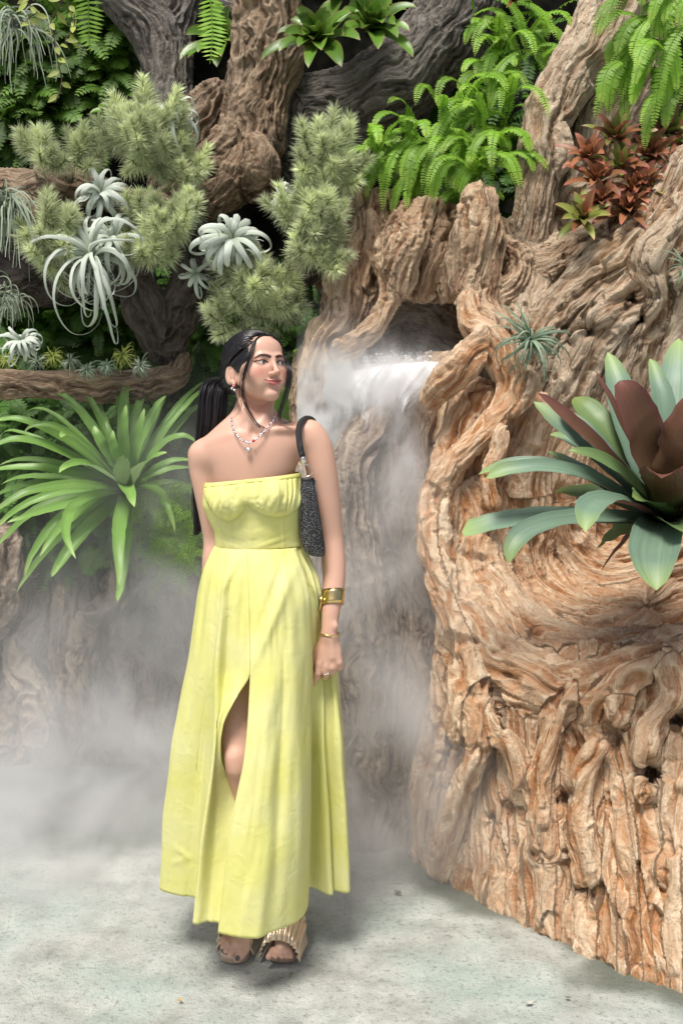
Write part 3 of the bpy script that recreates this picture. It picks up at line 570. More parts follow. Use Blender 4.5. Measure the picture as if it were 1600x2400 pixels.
# --- small rosettes
def rosette(name, c, axis, n, L, w, mats, label, cat, group, seed, arch=1.0, sh=.6, spread=1.25, per_leaf=True, inner=.15):
    r = rng(seed); axis = nz(axis); root = empty(name, c, label, cat, group)
    e1 = nz(np.cross(axis, (0.3, .1, 1))); e2 = np.cross(axis, e1)
    for i in range(n):
        f = (i+.5)/n; az = i*2.39996+r.rand()*.4; th = (inner+f*spread)*r.uniform(.9, 1.1)
        out = math.cos(az)*e1+math.sin(az)*e2; d = nz(math.cos(th)*axis+math.sin(th)*out); l = L*r.uniform(.75, 1.1)*(.65+.35*f); p = [np.array(c)]; m_ = 10
        for k in range(m_):
            p.append(p[-1]+d*l/m_); d = nz(d+(out*.05+np.array((0, 0, -.10*arch)))*(k/m_)*1.6)
        V, F, A = blade(p, strap_w(m_+1, w*r.uniform(.85, 1.1), .8, sh), axis*.6-out*.8 if th < .8 else axis, .28, 2, r.rand())
        m = MB(); m.add(V, F, A); m.build('leaf', mats[r.randint(len(mats))], root)
    return root
for i, (x, y, Y, L, tl, n) in enumerate([(750, 105, 4.1, 78, (-.25, -.8, .6), 24), (870, 75, 4.15, 74, (.1, -.8, .7), 24), (800, -10, 4.3, 80, (0, -.7, .8), 20)]):
    rosette('broad_bromeliad', W(x, y, Y), tl, n, L*1.75*S(Y), 36*S(Y), [M_topb], ['glossy green bromeliad with pinkish leaf tips, left one of the pair above the log', 'glossy green bromeliad, right one of the pair above the grey log', 'glossy green bromeliad cut off by the top edge, between the pair above the log'][i], 'bromeliad', 'glossy bromeliads at the top', 100+i, 1.5, .62)
rosette('broad_bromeliad', W(525, 110, 4.5), (-.2, -.7, .6), 22, 120*S(4.5), 34*S(4.5), [M_topb], 'green bromeliad wedged between the two trunks at top left centre', 'bromeliad', 'glossy bromeliads at the top', 110, 1.5, .62)
rosette('broad_bromeliad', W(262, 268, 4.3), (-.1, -.6, .9), 9, 60*S(4.3), 24*S(4.3), [M_topb], 'small green bromeliad peeking over the biggest spiky air plant', 'bromeliad', 'glossy bromeliads at the top', 111, 1, .62)
reds = [(1365, 520, 62, 'lowest left'), (1470, 500, 62, 'hanging lowest over the driftwood'), (1395, 430, 60, 'just above the lowest two'), (1450, 400, 58, 'in the middle of the bed'), (1500, 440, 60, 'second row right'), (1380, 375, 58, 'far left of the bed'), (1440, 335, 62, 'at the top left of the bed'), (1520, 370, 60, 'in the middle right'), (1580, 410, 64, 'by the right edge, low'), (1560, 320, 64, 'by the right edge, high'), (1610, 345, 60, 'cut by the right edge'), (1480, 455, 52, 'nested in the middle low'), (1540, 460, 54, 'near right, low'), (1410, 480, 50, 'tucked at lower left')]
for i, (x, y, L, w_) in enumerate(reds):
    r = rng(300+i); Y = 3.62+.0006*(560-y)*1.2
    rosette('red_bromeliad', W(x, y, Y-.1), (r.uniform(-.4, .2), -.75, r.uniform(.4, .8)), 17, L*1.5*S(Y), 20*S(Y), [M_red] if i % 3 else [M_redg, M_redg, M_red], 'small reddish bromeliad '+w_+', on the driftwood shelf', 'bromeliad', 'small red bromeliads on the driftwood', 310+i, .9, .55, 1.15)
rosette('red_bromeliad', W(1205, 5, 4.0), (0, -.6, .6), 14, 75*S(4), 14*S(4), [M_red], 'dark red narrow leaved bromeliad at the top among the sword ferns', 'bromeliad', 'small red bromeliads on the driftwood', 340, 1, .4)
# --- curly silver air plants
def curly(c, axis, n, L, w, curl, label, seed, mats=None, down=.5, g='curly silver air plants', spread=1.5, name='curly_air_plant', sw=1.0):
    r = rng(seed); axis = nz(axis); root = empty(name, c, label, 'air plant', g); e1 = nz(np.cross(axis, (0.3, .1, 1))); e2 = np.cross(axis, e1)
    n = int(n*1.25)
    for i in range(n):
        f = (i+.5)/n; az = i*2.39996+r.rand()*.5; th = .15+f*spread; out = math.cos(az)*e1+math.sin(az)*e2; d = nz(math.cos(th)*axis+math.sin(th)*out+r.randn(3)*.22*sw); l = 1.5*L*r.uniform(.6, 1.15); K = 36
        p = [np.array(c)]; cv = curl*r.uniform(.7, 1.3); down_ = down*.45; tw = r.uniform(-.3, .3)*sw; pl = nz(np.cross(d, out*.8-axis*.6)); nn_ = []
        for k in range(K):
            t = k/K; p.append(p[-1]+d*l/K); ang = cv*2.1*(.35+1.5*t)/K
            q = Matrix.Rotation(ang, 3, Vector(pl)); d = nz(np.array(q@Vector(d))+np.array((0, 0, -down_*.05*(1-.4*t)))+pl*tw*.07+r.randn(3)*.02*sw)
            pl = nz(pl-d*np.dot(pl, d)); nn_.append(np.cross(pl, d))
        ww = .78*w*(1-.93*np.linspace(0, 1, K+1)**.85)*(r.uniform(.8, 1.15)); nn_.append(nn_[-1])
        V, F, A = blade(p, ww, np.array(nn_), .3, 2, r.rand()); m = MB(); m.add(V, F, A); m.build('leaf', (mats or [M_silver])[0], root)
    return root
curly(W(238, 452, 3.95), (0, -.8, .45), 24, 95*S(4), 25*S(4), 2.4, 'curly silver air plant like a star, on the left branch under the big spiky clump', 401, down=.6)
curly(W(262, 560, 3.9), (.1, -.6, .6), 12, 150*S(4), 24*S(4), 3.2, 'curly silver air plant with tall arching leaves, just above the trailing one', 402, down=1.2)
curly(W(215, 600, 3.85), (-.1, -.6, .5), 30, 230*S(4), 21*S(4), 2.6, 'long trailing curly silver air plant with the longest hanging leaves', 403, down=2.8, sw=2.0)
curly(W(545, 560, 3.88), (.1, -.8, .3), 36, 165*S(4), 27*S(4), 4.6, 'round curly silver air plant right of the black branch', 404, down=.9)
curly(W(510, 590, 3.98), (-.5, -.6, 0), 12, 110*S(4), 20*S(4), 4.2, 'smaller curly silver air plant tucked left of the round one', 405, down=1.6)
curly(W(410, 270, 4.0), (.1, -.5, .6), 20, 110*S(4), 20*S(4), 3.0, 'curly silver air plant on top of the biggest spiky clump', 406, down=1.0)
curly(W(672, 470, 3.9), (-.6, -.6, .2), 18, 95*S(4), 20*S(4), 3.6, 'curly silver air plant half hidden left of the right spiky clump', 407, down=.9)
curly(W(52, 800, 3.75), (.05, -.7, .5), 26, 85*S(3.8), 17*S(3.8), 3.2, 'curly silver air plant at the left edge above the low branch', 408, down=.9)
curly(W(460, 640, 4.0), (0, -.6, -.2), 10, 90*S(4), 18*S(4), 3.4, 'curly silver air plant hanging under the black branch', 409, down=1.6)
curly(W(1242, 800, 3.38), (-.05, -.85, .4), 44, 100*S(3.4), 11*S(3.4), 1.5, 'green air plant with narrow leaves, growing on the tan driftwood', 410, [M_tilR], 1.3, None, 1.6, 'air_plant', 1.4)
curly(W(1612, 630, 3.35), (-.5, -.6, .4), 24, 70*S(3.4), 7*S(3.4), 1.5, 'air plant cut off by the right edge on the driftwood', 411, [M_tilR], 1.0, None, 1.6, 'air_plant', 1.4)
for i, (x, y, s_) in enumerate([(125, 838, 38), (165, 850, 30), (290, 835, 42), (205, 868, 34), (250, 860, 32), (330, 860, 34), (20, 845, 34), (90, 850, 30)]):
    curly(W(x, y, 3.9), (0, -.7, .5), 36, s_*S(3.9)*1.1, 4*S(3.9), 2.2, 'small tufted air plant on the low branch, '+['left of the yellow one', 'below the yellow one', 'straw coloured beside the black branch', 'in the middle, lowest', 'right of the lowest', 'furthest right', 'furthest left, at the edge', 'under the left curly plant'][i], 430+i, [[M_vine, M_moss_grey, M_vine, M_tilR, M_tilR, M_moss_grey, M_vine, M_moss_grey][i]], .3, 'small tufted air plants', 1.7, 'air_plant', 1.0)
# --- spiky needle clumps
def spiky(c, rx, ry, rz, nsh, label, seed, ln=44, lean=(0, -.5, .5)):
    r = rng(seed); c = np.array(c); root = empty('spiky_air_plant', c, label, 'air plant', 'spiky air plants'); VV = []; AA = []; st = MB()
    for k in range(nsh):
        o = r.randn(3); o /= np.linalg.norm(o); o[1] = -abs(o[1])*.9; base = c+o*np.array((rx, rz, ry))*r.uniform(.2, .72); d = nz(o+np.array(lean)*.8+r.randn(3)*.25); sl_ = r.uniform(.07, .125); p = [base]; M = 16
        for j in range(M): p.append(p[-1]+d*sl_/M); d = nz(d+np.array((0, 0, .07))+r.randn(3)*.06)
        p = np.array(p); t, Nn, B = frames(p); tv_ = r.rand()
        if k % 3 == 0: st.add(*tube(p, .003, 5))
        nn = 260; u = r.rand(nn)**.8*M; i0 = np.minimum(u.astype(int), M-1); q = p[i0]+(p[i0+1]-p[i0])*(u-i0)[:, None]; a = r.rand(nn)*6.283
        rad = np.cos(a)[:, None]*Nn[i0]+np.sin(a)[:, None]*B[i0]; dd = t[i0]*(.35+1.0*(u/M)[:, None]**2)+rad; dd /= np.linalg.norm(dd, axis=1)[:, None]
        L_ = ln*S(4)*r.uniform(.6, 1.05, nn)*(1-.35*(u/M)); side = np.cross(dd, r.randn(nn, 3)); side /= np.linalg.norm(side, axis=1)[:, None]; w_ = .0012
        m1 = q+dd*(L_*.55)[:, None]; m1[:, 2] += L_*.02; e = q+dd*L_[:, None]; e[:, 2] -= L_*.06
        VV.append(np.stack([q-side*w_, q+side*w_, m1+side*w_*.8, e, m1-side*w_*.8], 1).reshape(-1, 3))
        z = np.full(nn, tv_); o1 = np.ones(nn); AA.append(np.stack([np.stack([o1*0, z*0, z], 1), np.stack([o1*0, z*0, z], 1), np.stack([o1*.5, z*0, z], 1), np.stack([o1, z*0, z], 1), np.stack([o1*.5, z*0, z], 1)], 1).reshape(-1, 3))
    V = np.vstack(VV); n5 = len(V)//5; b5 = np.arange(n5)*5; F = np.concatenate([np.stack([b5, b5+1, b5+2, b5+4], 1), np.stack([b5+4, b5+2, b5+3, b5+3], 1)[:0]]); T3 = np.stack([b5+4, b5+2, b5+3], 1)
    me = bpy.data.meshes.new('needles'); me.from_pydata(V.tolist(), [], F.tolist()+T3.tolist()); at = me.attributes.new('tv', 'FLOAT_VECTOR', 'POINT'); at.data.foreach_set('vector', np.vstack(AA).astype(np.float32).ravel())
    o_ = bpy.data.objects.new('needles', me); COL.objects.link(o_); me.materials.append(M_spiky); shift(o_, root); st.build('stem', M_stem, root)
for i, (x, y, rx, ry, n_, Y, lb) in enumerate([(345, 325, 100, 90, 62, 4.0, 'biggest, pale, in front of the gnarled trunk'), (430, 395, 50, 60, 18, 4.05, 'on the lower right side of the biggest clump'), (108, 372, 38, 40, 13, 4.0, 'small and furthest left, on the knobbly branch'), (196, 385, 30, 42, 11, 4.02, 'small, between the furthest left one and the biggest'),
  (128, 570, 48, 80, 32, 3.9, 'tall and yellowish, at the far left under the branch'), (412, 535, 50, 75, 30, 3.95, 'in the middle, left of the round curly plant'), (350, 605, 42, 32, 14, 3.95, 'low and brownish, left of the black branch'), (765, 390, 62, 85, 36, 3.85, 'pale, top of the right group beside the log'), (735, 510, 88, 75, 40, 3.85, 'yellow green, middle of the right group'), (745, 590, 55, 45, 16, 3.85, 'lowest point of the right group'), (600, 680, 75, 60, 30, 3.95, 'grey green, just above her head'), (655, 740, 55, 55, 18, 4.0, 'behind the right side of her hair'), (545, 750, 30, 40, 9, 4.0, 'small, behind the left side of her hair'), (330, 520, 26, 30, 7, 4.0, 'tiny, beside the star shaped curly plant')]):
    spiky(W(x, y, Y), rx*S(Y), ry*S(Y), min(rx, ry)*S(Y)*.8, n_, 'spiky needle leaved air plant clump, '+lb, 500+i)
# --- thin trailing tufts at the far left
def strands(c, n, L, w, label, seed, mat, dspread=.4, cat='air plant', name='trailing_air_plant'):
    r = rng(seed); m = MB(); c = np.array(c)
    for i in range(n):
        d = nz(r.randn(3)*np.array((1, .6, .7))+np.array((0, -.3, .3))); p = [c+r.randn(3)*.02]; l = L*r.uniform(.4, 1.1); K = 14
        for k in range(K): p.append(p[-1]+d*l/K); d = nz(d+np.array((0, 0, -.28))+r.randn(3)*.09)
        V, F, A = blade(p, w*(1-.8*np.linspace(0, 1, K+1)), (0, -1, .3), .2, 1, r.rand()); m.add(V, F, A)
    o = m.build(name, mat); tag(o, label, cat); return o
strands(W(15, 480, 3.9), 110, 190*S(3.9), 6*S(3.9), 'thin trailing grey green air plant hanging at the left edge', 601, M_moss_grey)
strands(W(40, 55, 3.9), 60, 170*S(3.9), 5*S(3.9), 'wispy grey hanging air plant in the top left corner', 602, M_moss_grey)
strands(W(20, 700, 4.2), 90, 70*S(4.2), 4*S(4.2), 'small grey tuft of moss at the left edge under the black branch', 603, M_moss_grey)
# --- ferns
def frond_geo(p, pl, npairs, mb, r, up, wfac=.28, curl=.25, tv_=None):
    p = np.asarray(p); n = len(p); t = np.gradient(p, axis=0); t /= np.linalg.norm(t, axis=1)[:, None]+1e-9
    up = np.ones((n, 3))*up; sd_ = np.cross(t, up); sd_ /= np.linalg.norm(sd_, axis=1)[:, None]+1e-9; nn = np.cross(sd_, t); tv_ = r.rand() if tv_ is None else tv_
    u = np.repeat(np.linspace(.06, .995, npairs), 2)*(n-1); s = np.tile([-1, 1], npairs); i0 = np.minimum(u.astype(int), n-2); fr = (u-i0)[:, None]
    q = p[i0]*(1-fr)+p[i0+1]*fr; T = t[i0]*(1-fr)+t[i0+1]*fr; Sd = sd_[i0]*s[:, None]; Nn = nn[i0]; f = u/(n-1)
    L = pl*np.sin(np.pi*np.clip(f*.86+.14, 0, 1))**.55*(1-.1*r.rand(len(u))); L = L*np.where(f > .9, (1-f)/.1*.7+.3, 1)
    d = Sd*1+T*.22+r.randn(len(u), 3)*.07; d /= np.linalg.norm(d, axis=1)[:, None]; w = T*(L*wfac*.5)[:, None]; w = np.where((L*wfac*.5)[:, None] > 0, w, w)
    sw = min(1, 1.0)
    v0 = q-w*.6; v1 = q+w*.6; mid = q+d*(L*.55)[:, None]-Nn*(L*curl*.12)[:, None]+Nn*.0; v2 = mid+w; v3 = mid-w; e = q+d*L[:, None]-Nn*(L*curl*.5)[:, None]
    V = np.stack([v0, v1, v2, v3, e], 1).reshape(-1, 3); b5 = np.arange(len(u))*5
    F = [(a, a+1, a+2, a+3) for a in b5]+[(a+3, a+2, a+4) for a in b5]
    A = np.stack([np.repeat(.3+.7*f, 5), np.tile([0, 0, .5, .5, 1.], len(u)), np.full(len(u)*5, tv_)], 1); mb.add(V, F, A)
    V2, F2 = tube(p, np.linspace(pl*.06, pl*.02, n), 4, False); mb.add(V2, F2, np.full((len(V2), 3), (.1, 0, tv_)))
def fern_path(c, d, L, K, r, droop=.12):
    p = [np.array(c)]; d = nz(d)
    for k in range(K): p.append(p[-1]+d*L/K); d = nz(d+np.array((0, 0, -droop*(.4+1.5*k/K)))+r.randn(3)*.03)
    return np.array(p)
def fern(c, fronds, pl, label, seed, mat, group, K=16, npairs=34, spread=.07, droop=.20, name='sword_fern'):
    r = rng(seed); root = empty(name, c, label, 'fern', group)
    for (dx, dz, L) in fronds:
        dirv = np.array((dx, -r.uniform(.25, .7), dz)); p = fern_path(np.array(c)+r.randn(3)*spread, dirv, L, K, r, droop*r.uniform(.7, 1.3)); m = MB()
        frond_geo(p, pl*r.uniform(.85, 1.1), npairs, m, r, nz(np.array((0, -.6, .8))), .36, .35); m.build('frond', mat, root)
def rf(r, n, a0, a1, L0, L1):
    return [(math.cos(a), math.sin(a), r.uniform(L0, L1)*.66) for a in r.uniform(math.radians(a0), math.radians(a1), n)]
r = rng(77)
for i, (x, y, Y, n_, a0, a1, L0, L1, lb) in enumerate([(1190, 60, 4.15, 24, -60, 160, .3, .55, 'topmost, beside the dark gap'), (1170, 170, 4.05, 24, 20, 230, .25, .5, 'second from the top, spilling down'), (1130, 290, 4.0, 30, 10, 215, .3, .62, 'in the centre, with long arching fronds to the left'), (1000, 360, 3.98, 24, 30, 220, .25, .5, 'left, over the jagged stump'), (1110, 400, 3.92, 28, -10, 200, .25, .5, 'lower centre between stump and trunk'), (1120, 455, 3.85, 9, -10, 190, .22, .34, 'lowest, arching over the stump spire'), (930, 380, 4.0, 14, 60, 240, .25, .42, 'furthest left, hanging beside the stump'), (1190, 330, 4.02, 16, -30, 150, .2, .4, 'by the leaning trunk')]):
    fern(W(x, y, Y), rf(r, n_, a0, a1, L0, L1), 17*S(4), 'bright green sword fern '+lb, 700+i, M_fernB, 'bright sword ferns')
for i, (x, y, Y, n_, a0, a1, L0, L1, lb) in enumerate([(1580, 20, 3.7, 20, 120, 290, .25, .55, 'at the top right corner'), (1560, 110, 3.65, 20, 130, 280, .25, .5, 'at upper right over the red bromeliads'), (1640, 60, 3.7, 12, 120, 280, .3, .6, 'cut by the right edge')]):
    fern(W(x, y, Y), rf(r, n_, a0, a1, L0, L1), 19*S(3.8), 'green sword fern '+lb, 720+i, M_fernB, 'sword ferns at top right')
for i, (x, y, L, lb) in enumerate([(203, -30, .25, 'left'), (492, 10, .24, 'right')]):   # two hanging fronds
    rr = rng(740+i); p = fern_path(W(x, y-30, 3.7), (.05, -.1, -1), L+.02, 18, rr, .0); m = MB(); frond_geo(p, 38*S(3.7), 17, m, rr, np.array((0, -1, .1)), .2, .05); o = m.build('hanging_frond', M_fernB)
    tag(o, ['single ladder like fern frond hanging at top left over the dark ferns', 'single ladder like fern frond hanging between the two trunks'][i], 'fern', 'single hanging fern fronds')
fern(W(700, 900, 4.3), rf(r, 14, -120, -60, .2, .45), 22*S(4.3), 'narrow green fern hanging to the right of her face', 750, M_fernB, None, name='hanging_fern', droop=.2)
def fern_mass(name, poly, n, Y0, Y1, Lr, pl, mat, label, seed, a0=-160, a1=160, npairs=15, fn=None):
    r = rng(seed); m = MB(); poly = np.array(poly, float); lo, hi = poly.min(0), poly.max(0); k = 0
    while k < n:
        x, y = r.uniform(lo, hi); ins = False; j = len(poly)-1
        for i in range(len(poly)):
            if (poly[i, 1] > y) != (poly[j, 1] > y) and x < (poly[j, 0]-poly[i, 0])*(y-poly[i, 1])/(poly[j, 1]-poly[i, 1])+poly[i, 0]: ins = not ins
            j = i
        if not ins: continue
        a = r.uniform(0, 6.283); Y = r.uniform(Y0, Y1); p = fern_path(W(x, y, Y), (math.cos(a), -r.uniform(.3, 1), math.sin(a)*.7+.1), r.uniform(*Lr), 8, r, .2)
        frond_geo(p, pl*r.uniform(.7, 1.2), npairs, m, r, nz((0, -.8, .6)), .55, .4); k += 1
    o = m.build(name, mat); tag(o, label, 'ferns', None, 'stuff'); return o
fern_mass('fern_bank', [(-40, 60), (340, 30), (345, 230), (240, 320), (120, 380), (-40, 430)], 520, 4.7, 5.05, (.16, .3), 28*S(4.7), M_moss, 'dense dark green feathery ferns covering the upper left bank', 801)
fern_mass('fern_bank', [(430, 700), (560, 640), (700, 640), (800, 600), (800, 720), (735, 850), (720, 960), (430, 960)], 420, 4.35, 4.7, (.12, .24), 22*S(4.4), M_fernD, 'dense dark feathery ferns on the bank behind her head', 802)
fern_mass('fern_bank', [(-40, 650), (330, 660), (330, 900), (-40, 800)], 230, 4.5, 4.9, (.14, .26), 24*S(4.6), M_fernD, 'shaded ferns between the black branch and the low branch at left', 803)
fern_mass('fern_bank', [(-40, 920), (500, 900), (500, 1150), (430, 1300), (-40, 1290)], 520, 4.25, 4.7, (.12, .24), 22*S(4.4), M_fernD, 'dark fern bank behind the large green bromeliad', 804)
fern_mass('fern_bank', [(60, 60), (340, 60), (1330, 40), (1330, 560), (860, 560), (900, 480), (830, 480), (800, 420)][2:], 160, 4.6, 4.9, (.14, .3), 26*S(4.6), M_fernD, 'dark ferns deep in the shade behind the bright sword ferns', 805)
# asparagus fern beside her elbow: fine feathery sprays
r = rng(820); m = MB()
for k in range(230):
    x = r.normal(405, 45); y = r.uniform(1140, 1330); a = r.uniform(0, 6.283); p = fern_path(W(x, y, r.uniform(3.95, 4.25)), (math.cos(a), -r.uniform(.2, 1), math.sin(a)), r.uniform(.08, .18), 7, r, .12); frond_geo(p, 15*S(4), 13, m, r, nz((0, -.8, .6)), .16, .4)
tag(m.build('asparagus_fern', M_fernB), 'fluffy light green asparagus fern under the large bromeliad beside her elbow', 'fern')
# hanging vine, top left
r = rng(830); root = empty('hanging_vine', W(130, -20, 3.8), 'thin vine with pale yellow green oval leaves hanging at top left', 'vine')
for (x0, y1) in ((140, 240), (75, 60), (165, 120)):
    pts = catmull([W(x0+r.randn()*12, y, 3.8+r.randn()*.03) for y in np.linspace(-40, y1, 7)], 5); m = MB(); m.add(*tube(pts, .0025, 5)); m.build('stem', M_stem, root)
    for k in range(4, len(pts), 3):
        d = nz(r.randn(3)*np.array((1, .5, .3))+np.array((0, -.3, -.7))); L_ = 30*S(3.8)*r.uniform(.7, 1.2); p = [pts[k]+d*L_*t for t in np.linspace(0, 1, 7)]
        w_ = 13*S(3.8)*np.sin(np.pi*np.linspace(.06, .98, 7)); V, F, A = blade(p, w_, (0, -1, .2), .15, 2, r.rand()); m = MB(); m.add(V, F, A); m.build('leaf', M_vine, root)
# ------------------------------------------------------------------ the woman
YP = 2.72
def zc(z): return z
def Wx(px, Y, z):                       # world x seen at photo column px for a point at depth Y, height z
    return (px-800)/2400*(Y*cP+(CAMZ-z)*sP)
person = empty('person', W(600, 2235, 2.74)*np.array((1, 1, 0)), 'woman in a strapless yellow maxi dress and gold sandals, looking to the right', 'person')
# head frame
HY, HR, HP, HS = math.radians(37), math.radians(1.0), math.radians(9), .95
HC = W(600, 861, 2.735)
def rot(ax, a): return np.array(Matrix.Rotation(a, 3, ax))
HM = rot('Y', HR)@rot('Z', HY)@rot('X', -HP)          # local -> world
def H(p): return HC+HM@(np.array(p, float)*HS)
def hl(pts): return [(*H(q[:3]), q[3]*HS) for q in pts]
def P(px, py, Y, r): return (*W(px, py, Y), r*S(Y))
def axis(lo, hi, fine, co, parts):
    out = [lo]; 
    while out[-1] < hi:
        st = co
        for a, b, f in parts:
            if a <= out[-1] <= b: st = min(st, f)
        out.append(out[-1]+st)
    return np.array(out)
hd = HC; wr = W(771, 1540, 2.68)
G = Grid(axis(-.52, .06, 0, .0045, [(hd[0]-.105, hd[0]+.105, .0015), (wr[0]-.05, wr[0]+.05, .002)]), axis(2.42, 2.95, 0, .005, [(hd[1]-.12, hd[1]+.05, .0015), (wr[1]-.05, wr[1]+.05, .002)]),
         axis(-.01, 1.70, 0, .0055, [(hd[2]-.125, hd[2]+.11, .0015), (wr[2]-.085, wr[2]+.06, .002), (-.01, .14, .003)]))
# torso (clothed below the bust line)
G.ell(W(592, 1110, 2.735), (.108, .082, .17), .03); G.ell(W(592, 1052, 2.735), (.125, .066, .085), .04)
G.ell(W(592, 1240, 2.73), (.095, .07, .16), .04); G.ell(W(592, 1370, 2.73), (.125, .085, .13), .05)
G.limb([P(560, 1044, 2.735, 34), P(520, 1056, 2.735, 34), P(480, 1066, 2.74, 34)], .03); G.limb([P(625, 1034, 2.735, 34), P(680, 1034, 2.735, 31), P(722, 1026, 2.74, 33)], .03)
G.limb([P(574, 952, 2.765, 18), P(540, 1012, 2.76, 18), P(490, 1052, 2.755, 18)], .025); G.limb([P(616, 952, 2.765, 18), P(650, 999, 2.76, 16), P(712, 1012, 2.755, 16)], .025)
G.limb([P(600, 890, 2.775, 37), P(595, 940, 2.765, 35), P(593, 985, 2.75, 39), P(592, 1020, 2.74, 46)], .02)
G.limb([P(556, 905, 2.75, 8), P(572, 960, 2.695, 8), P(588, 1008, 2.68, 6)], .02)      # neck tendons
G.limb([P(638, 935, 2.745, 8), P(622, 975, 2.70, 8), P(604, 1008, 2.68, 6)], .02)
G.limb([P(582, 1018, 2.672, 5), P(540, 1022, 2.680, 6.5), P(492, 1040, 2.71, 8)], .014); G.limb([P(608, 1014, 2.672, 5), P(650, 1006, 2.68, 6.5), P(705, 1006, 2.71, 8)], .014)
G.ell(W(594, 1012, 2.66), (.010, .014, .012), .014, True)
# arms
G.limb(catmull([P(476, 1068, 2.745, 32), P(475, 1095, 2.745, 32), P(480, 1130, 2.745, 30), P(490, 1180, 2.75, 29), P(499, 1235, 2.76, 27), P(503, 1270, 2.765, 26), P(500, 1320, 2.76, 26), P(497, 1390, 2.76, 22), P(494, 1460, 2.75, 18), P(500, 1520, 2.75, 18)], 4), .02)
G.limb(catmull([P(726, 1018, 2.74, 33), P(741, 1048, 2.74, 37), P(754, 1105, 2.74, 36), P(765, 1180, 2.745, 33.5), P(775, 1250, 2.75, 29), P(779, 1285, 2.745, 28), P(782, 1325, 2.735, 28), P(782, 1370, 2.72, 26), P(777, 1420, 2.70, 23), P(773, 1460, 2.69, 20), P(771, 1490, 2.685, 19.5)], 4), .02)
# hand: back to the camera, fingers hanging and slightly curled
hk = .006
for kx, ky, r0 in ((749, 1556, 10), (763, 1562, 10.5), (779, 1563, 10), (793, 1552, 9.5)):
    G.limb([P(771+(kx-771)*.35, 1492, 2.685, 11), P(771+(kx-771)*.8, 1525, 2.682, 11.5), P(kx, ky, 2.678, r0)], .012)
G.limb([P(749, 1556, 2.676, 9.5), P(745, 1578, 2.672, 8.3), P(739, 1592, 2.68, 7.4), P(734, 1602, 2.69, 6.2)], hk)
G.limb([P(763, 1562, 2.676, 9.5), P(763, 1580, 2.676, 8.4), P(760, 1587, 2.695, 7.6), P(757, 1578, 2.712, 7)], hk)
G.limb([P(779, 1563, 2.678, 9.2), P(779, 1573, 2.682, 8.2), P(775, 1577, 2.70, 7.4), P(770, 1570, 2.715, 7)], hk)
G.limb([P(794, 1552, 2.68, 8.6), P(797, 1563, 2.684, 7.6), P(790, 1567, 2.70, 7), P(783, 1562, 2.71, 6.4)], hk)
G.limb([P(758, 1505, 2.692, 12), P(742, 1528, 2.694, 9.5), P(736, 1552, 2.694, 8), P(739, 1572, 2.70, 6.6)], .008)
G.limb([P(777, 1500, 2.672, 3), P(779, 1540, 2.670, 3)], .014); G.ell(W(785, 1468, 2.672), (.008, .006, .009), .01)
for a_, b_ in (((756, 1568), (757, 1556)), ((771, 1572), (771, 1560)), ((787, 1566), (786, 1556))): G.limb([P(*a_, 2.664, 2), P(*b_, 2.664, 1.5)], .006, True)
# legs and feet
G.limb(catmull([P(560, 1340, 2.73, 75), P(560, 1500, 2.71, 64), P(560, 1640, 2.665, 54), P(562, 1740, 2.625, 46), P(566, 1790, 2.61, 42), P(578, 1850, 2.625, 39), P(588, 1930, 2.655, 40), P(585, 2040, 2.70, 30), P(577, 2120, 2.73, 22), P(574, 2150, 2.735, 22)], 4), .03)
G.limb([P(549, 1775, 2.580, 14), P(554, 1800, 2.580, 13)], .03)
G.limb(catmull([P(640, 1340, 2.73, 75), P(655, 1600, 2.71, 62), P(662, 1800, 2.70, 46), P(668, 1930, 2.74, 42), P(676, 2060, 2.77, 30), P(680, 2120, 2.79, 24), P(684, 2150, 2.79, 22)], 4), .03)
G.limb([P(574, 2145, 2.73, 20), P(566, 2178, 2.70, 21), P(556, 2210, 2.675, 22)], .02); G.limb([P(580, 2175, 2.70, 12), P(575, 2222, 2.67, 13), P(566, 2238, 2.655, 11)], .012)
for (x0, y0, x1, y1, r0, r1) in ((572, 2222, 557, 2246, 10.5, 9.6), (556, 2212, 540, 2238, 7.6, 6.8), (546, 2206, 529, 2229, 7, 6), (537, 2200, 521, 2219, 6.4, 5.4), (528, 2194, 514, 2209, 6, 5)):
    G.limb([P(x0, y0, 2.672, r0), P((x0+x1)/2, (y0+y1)/2-2, 2.655, r0*.95), P(x1, y1, 2.645, r1)], .005)
G.limb([P(684, 2145, 2.79, 24), P(676, 2172, 2.75, 22), P(665, 2204, 2.70, 21), P(658, 2228, 2.675, 18)], .02); G.limb([P(690, 2165, 2.77, 18), P(688, 2204, 2.72, 17), P(680, 2228, 2.685, 14)], .02)
for x0, x1, r0 in ((640, 630, 9), (651, 646, 7), (662, 660, 6.6), (672, 672, 6.2), (681, 682, 5.8)): G.limb([P(x0, 2228, 2.672, r0), P(x1, 2243, 2.65, r0*.9)], .005)
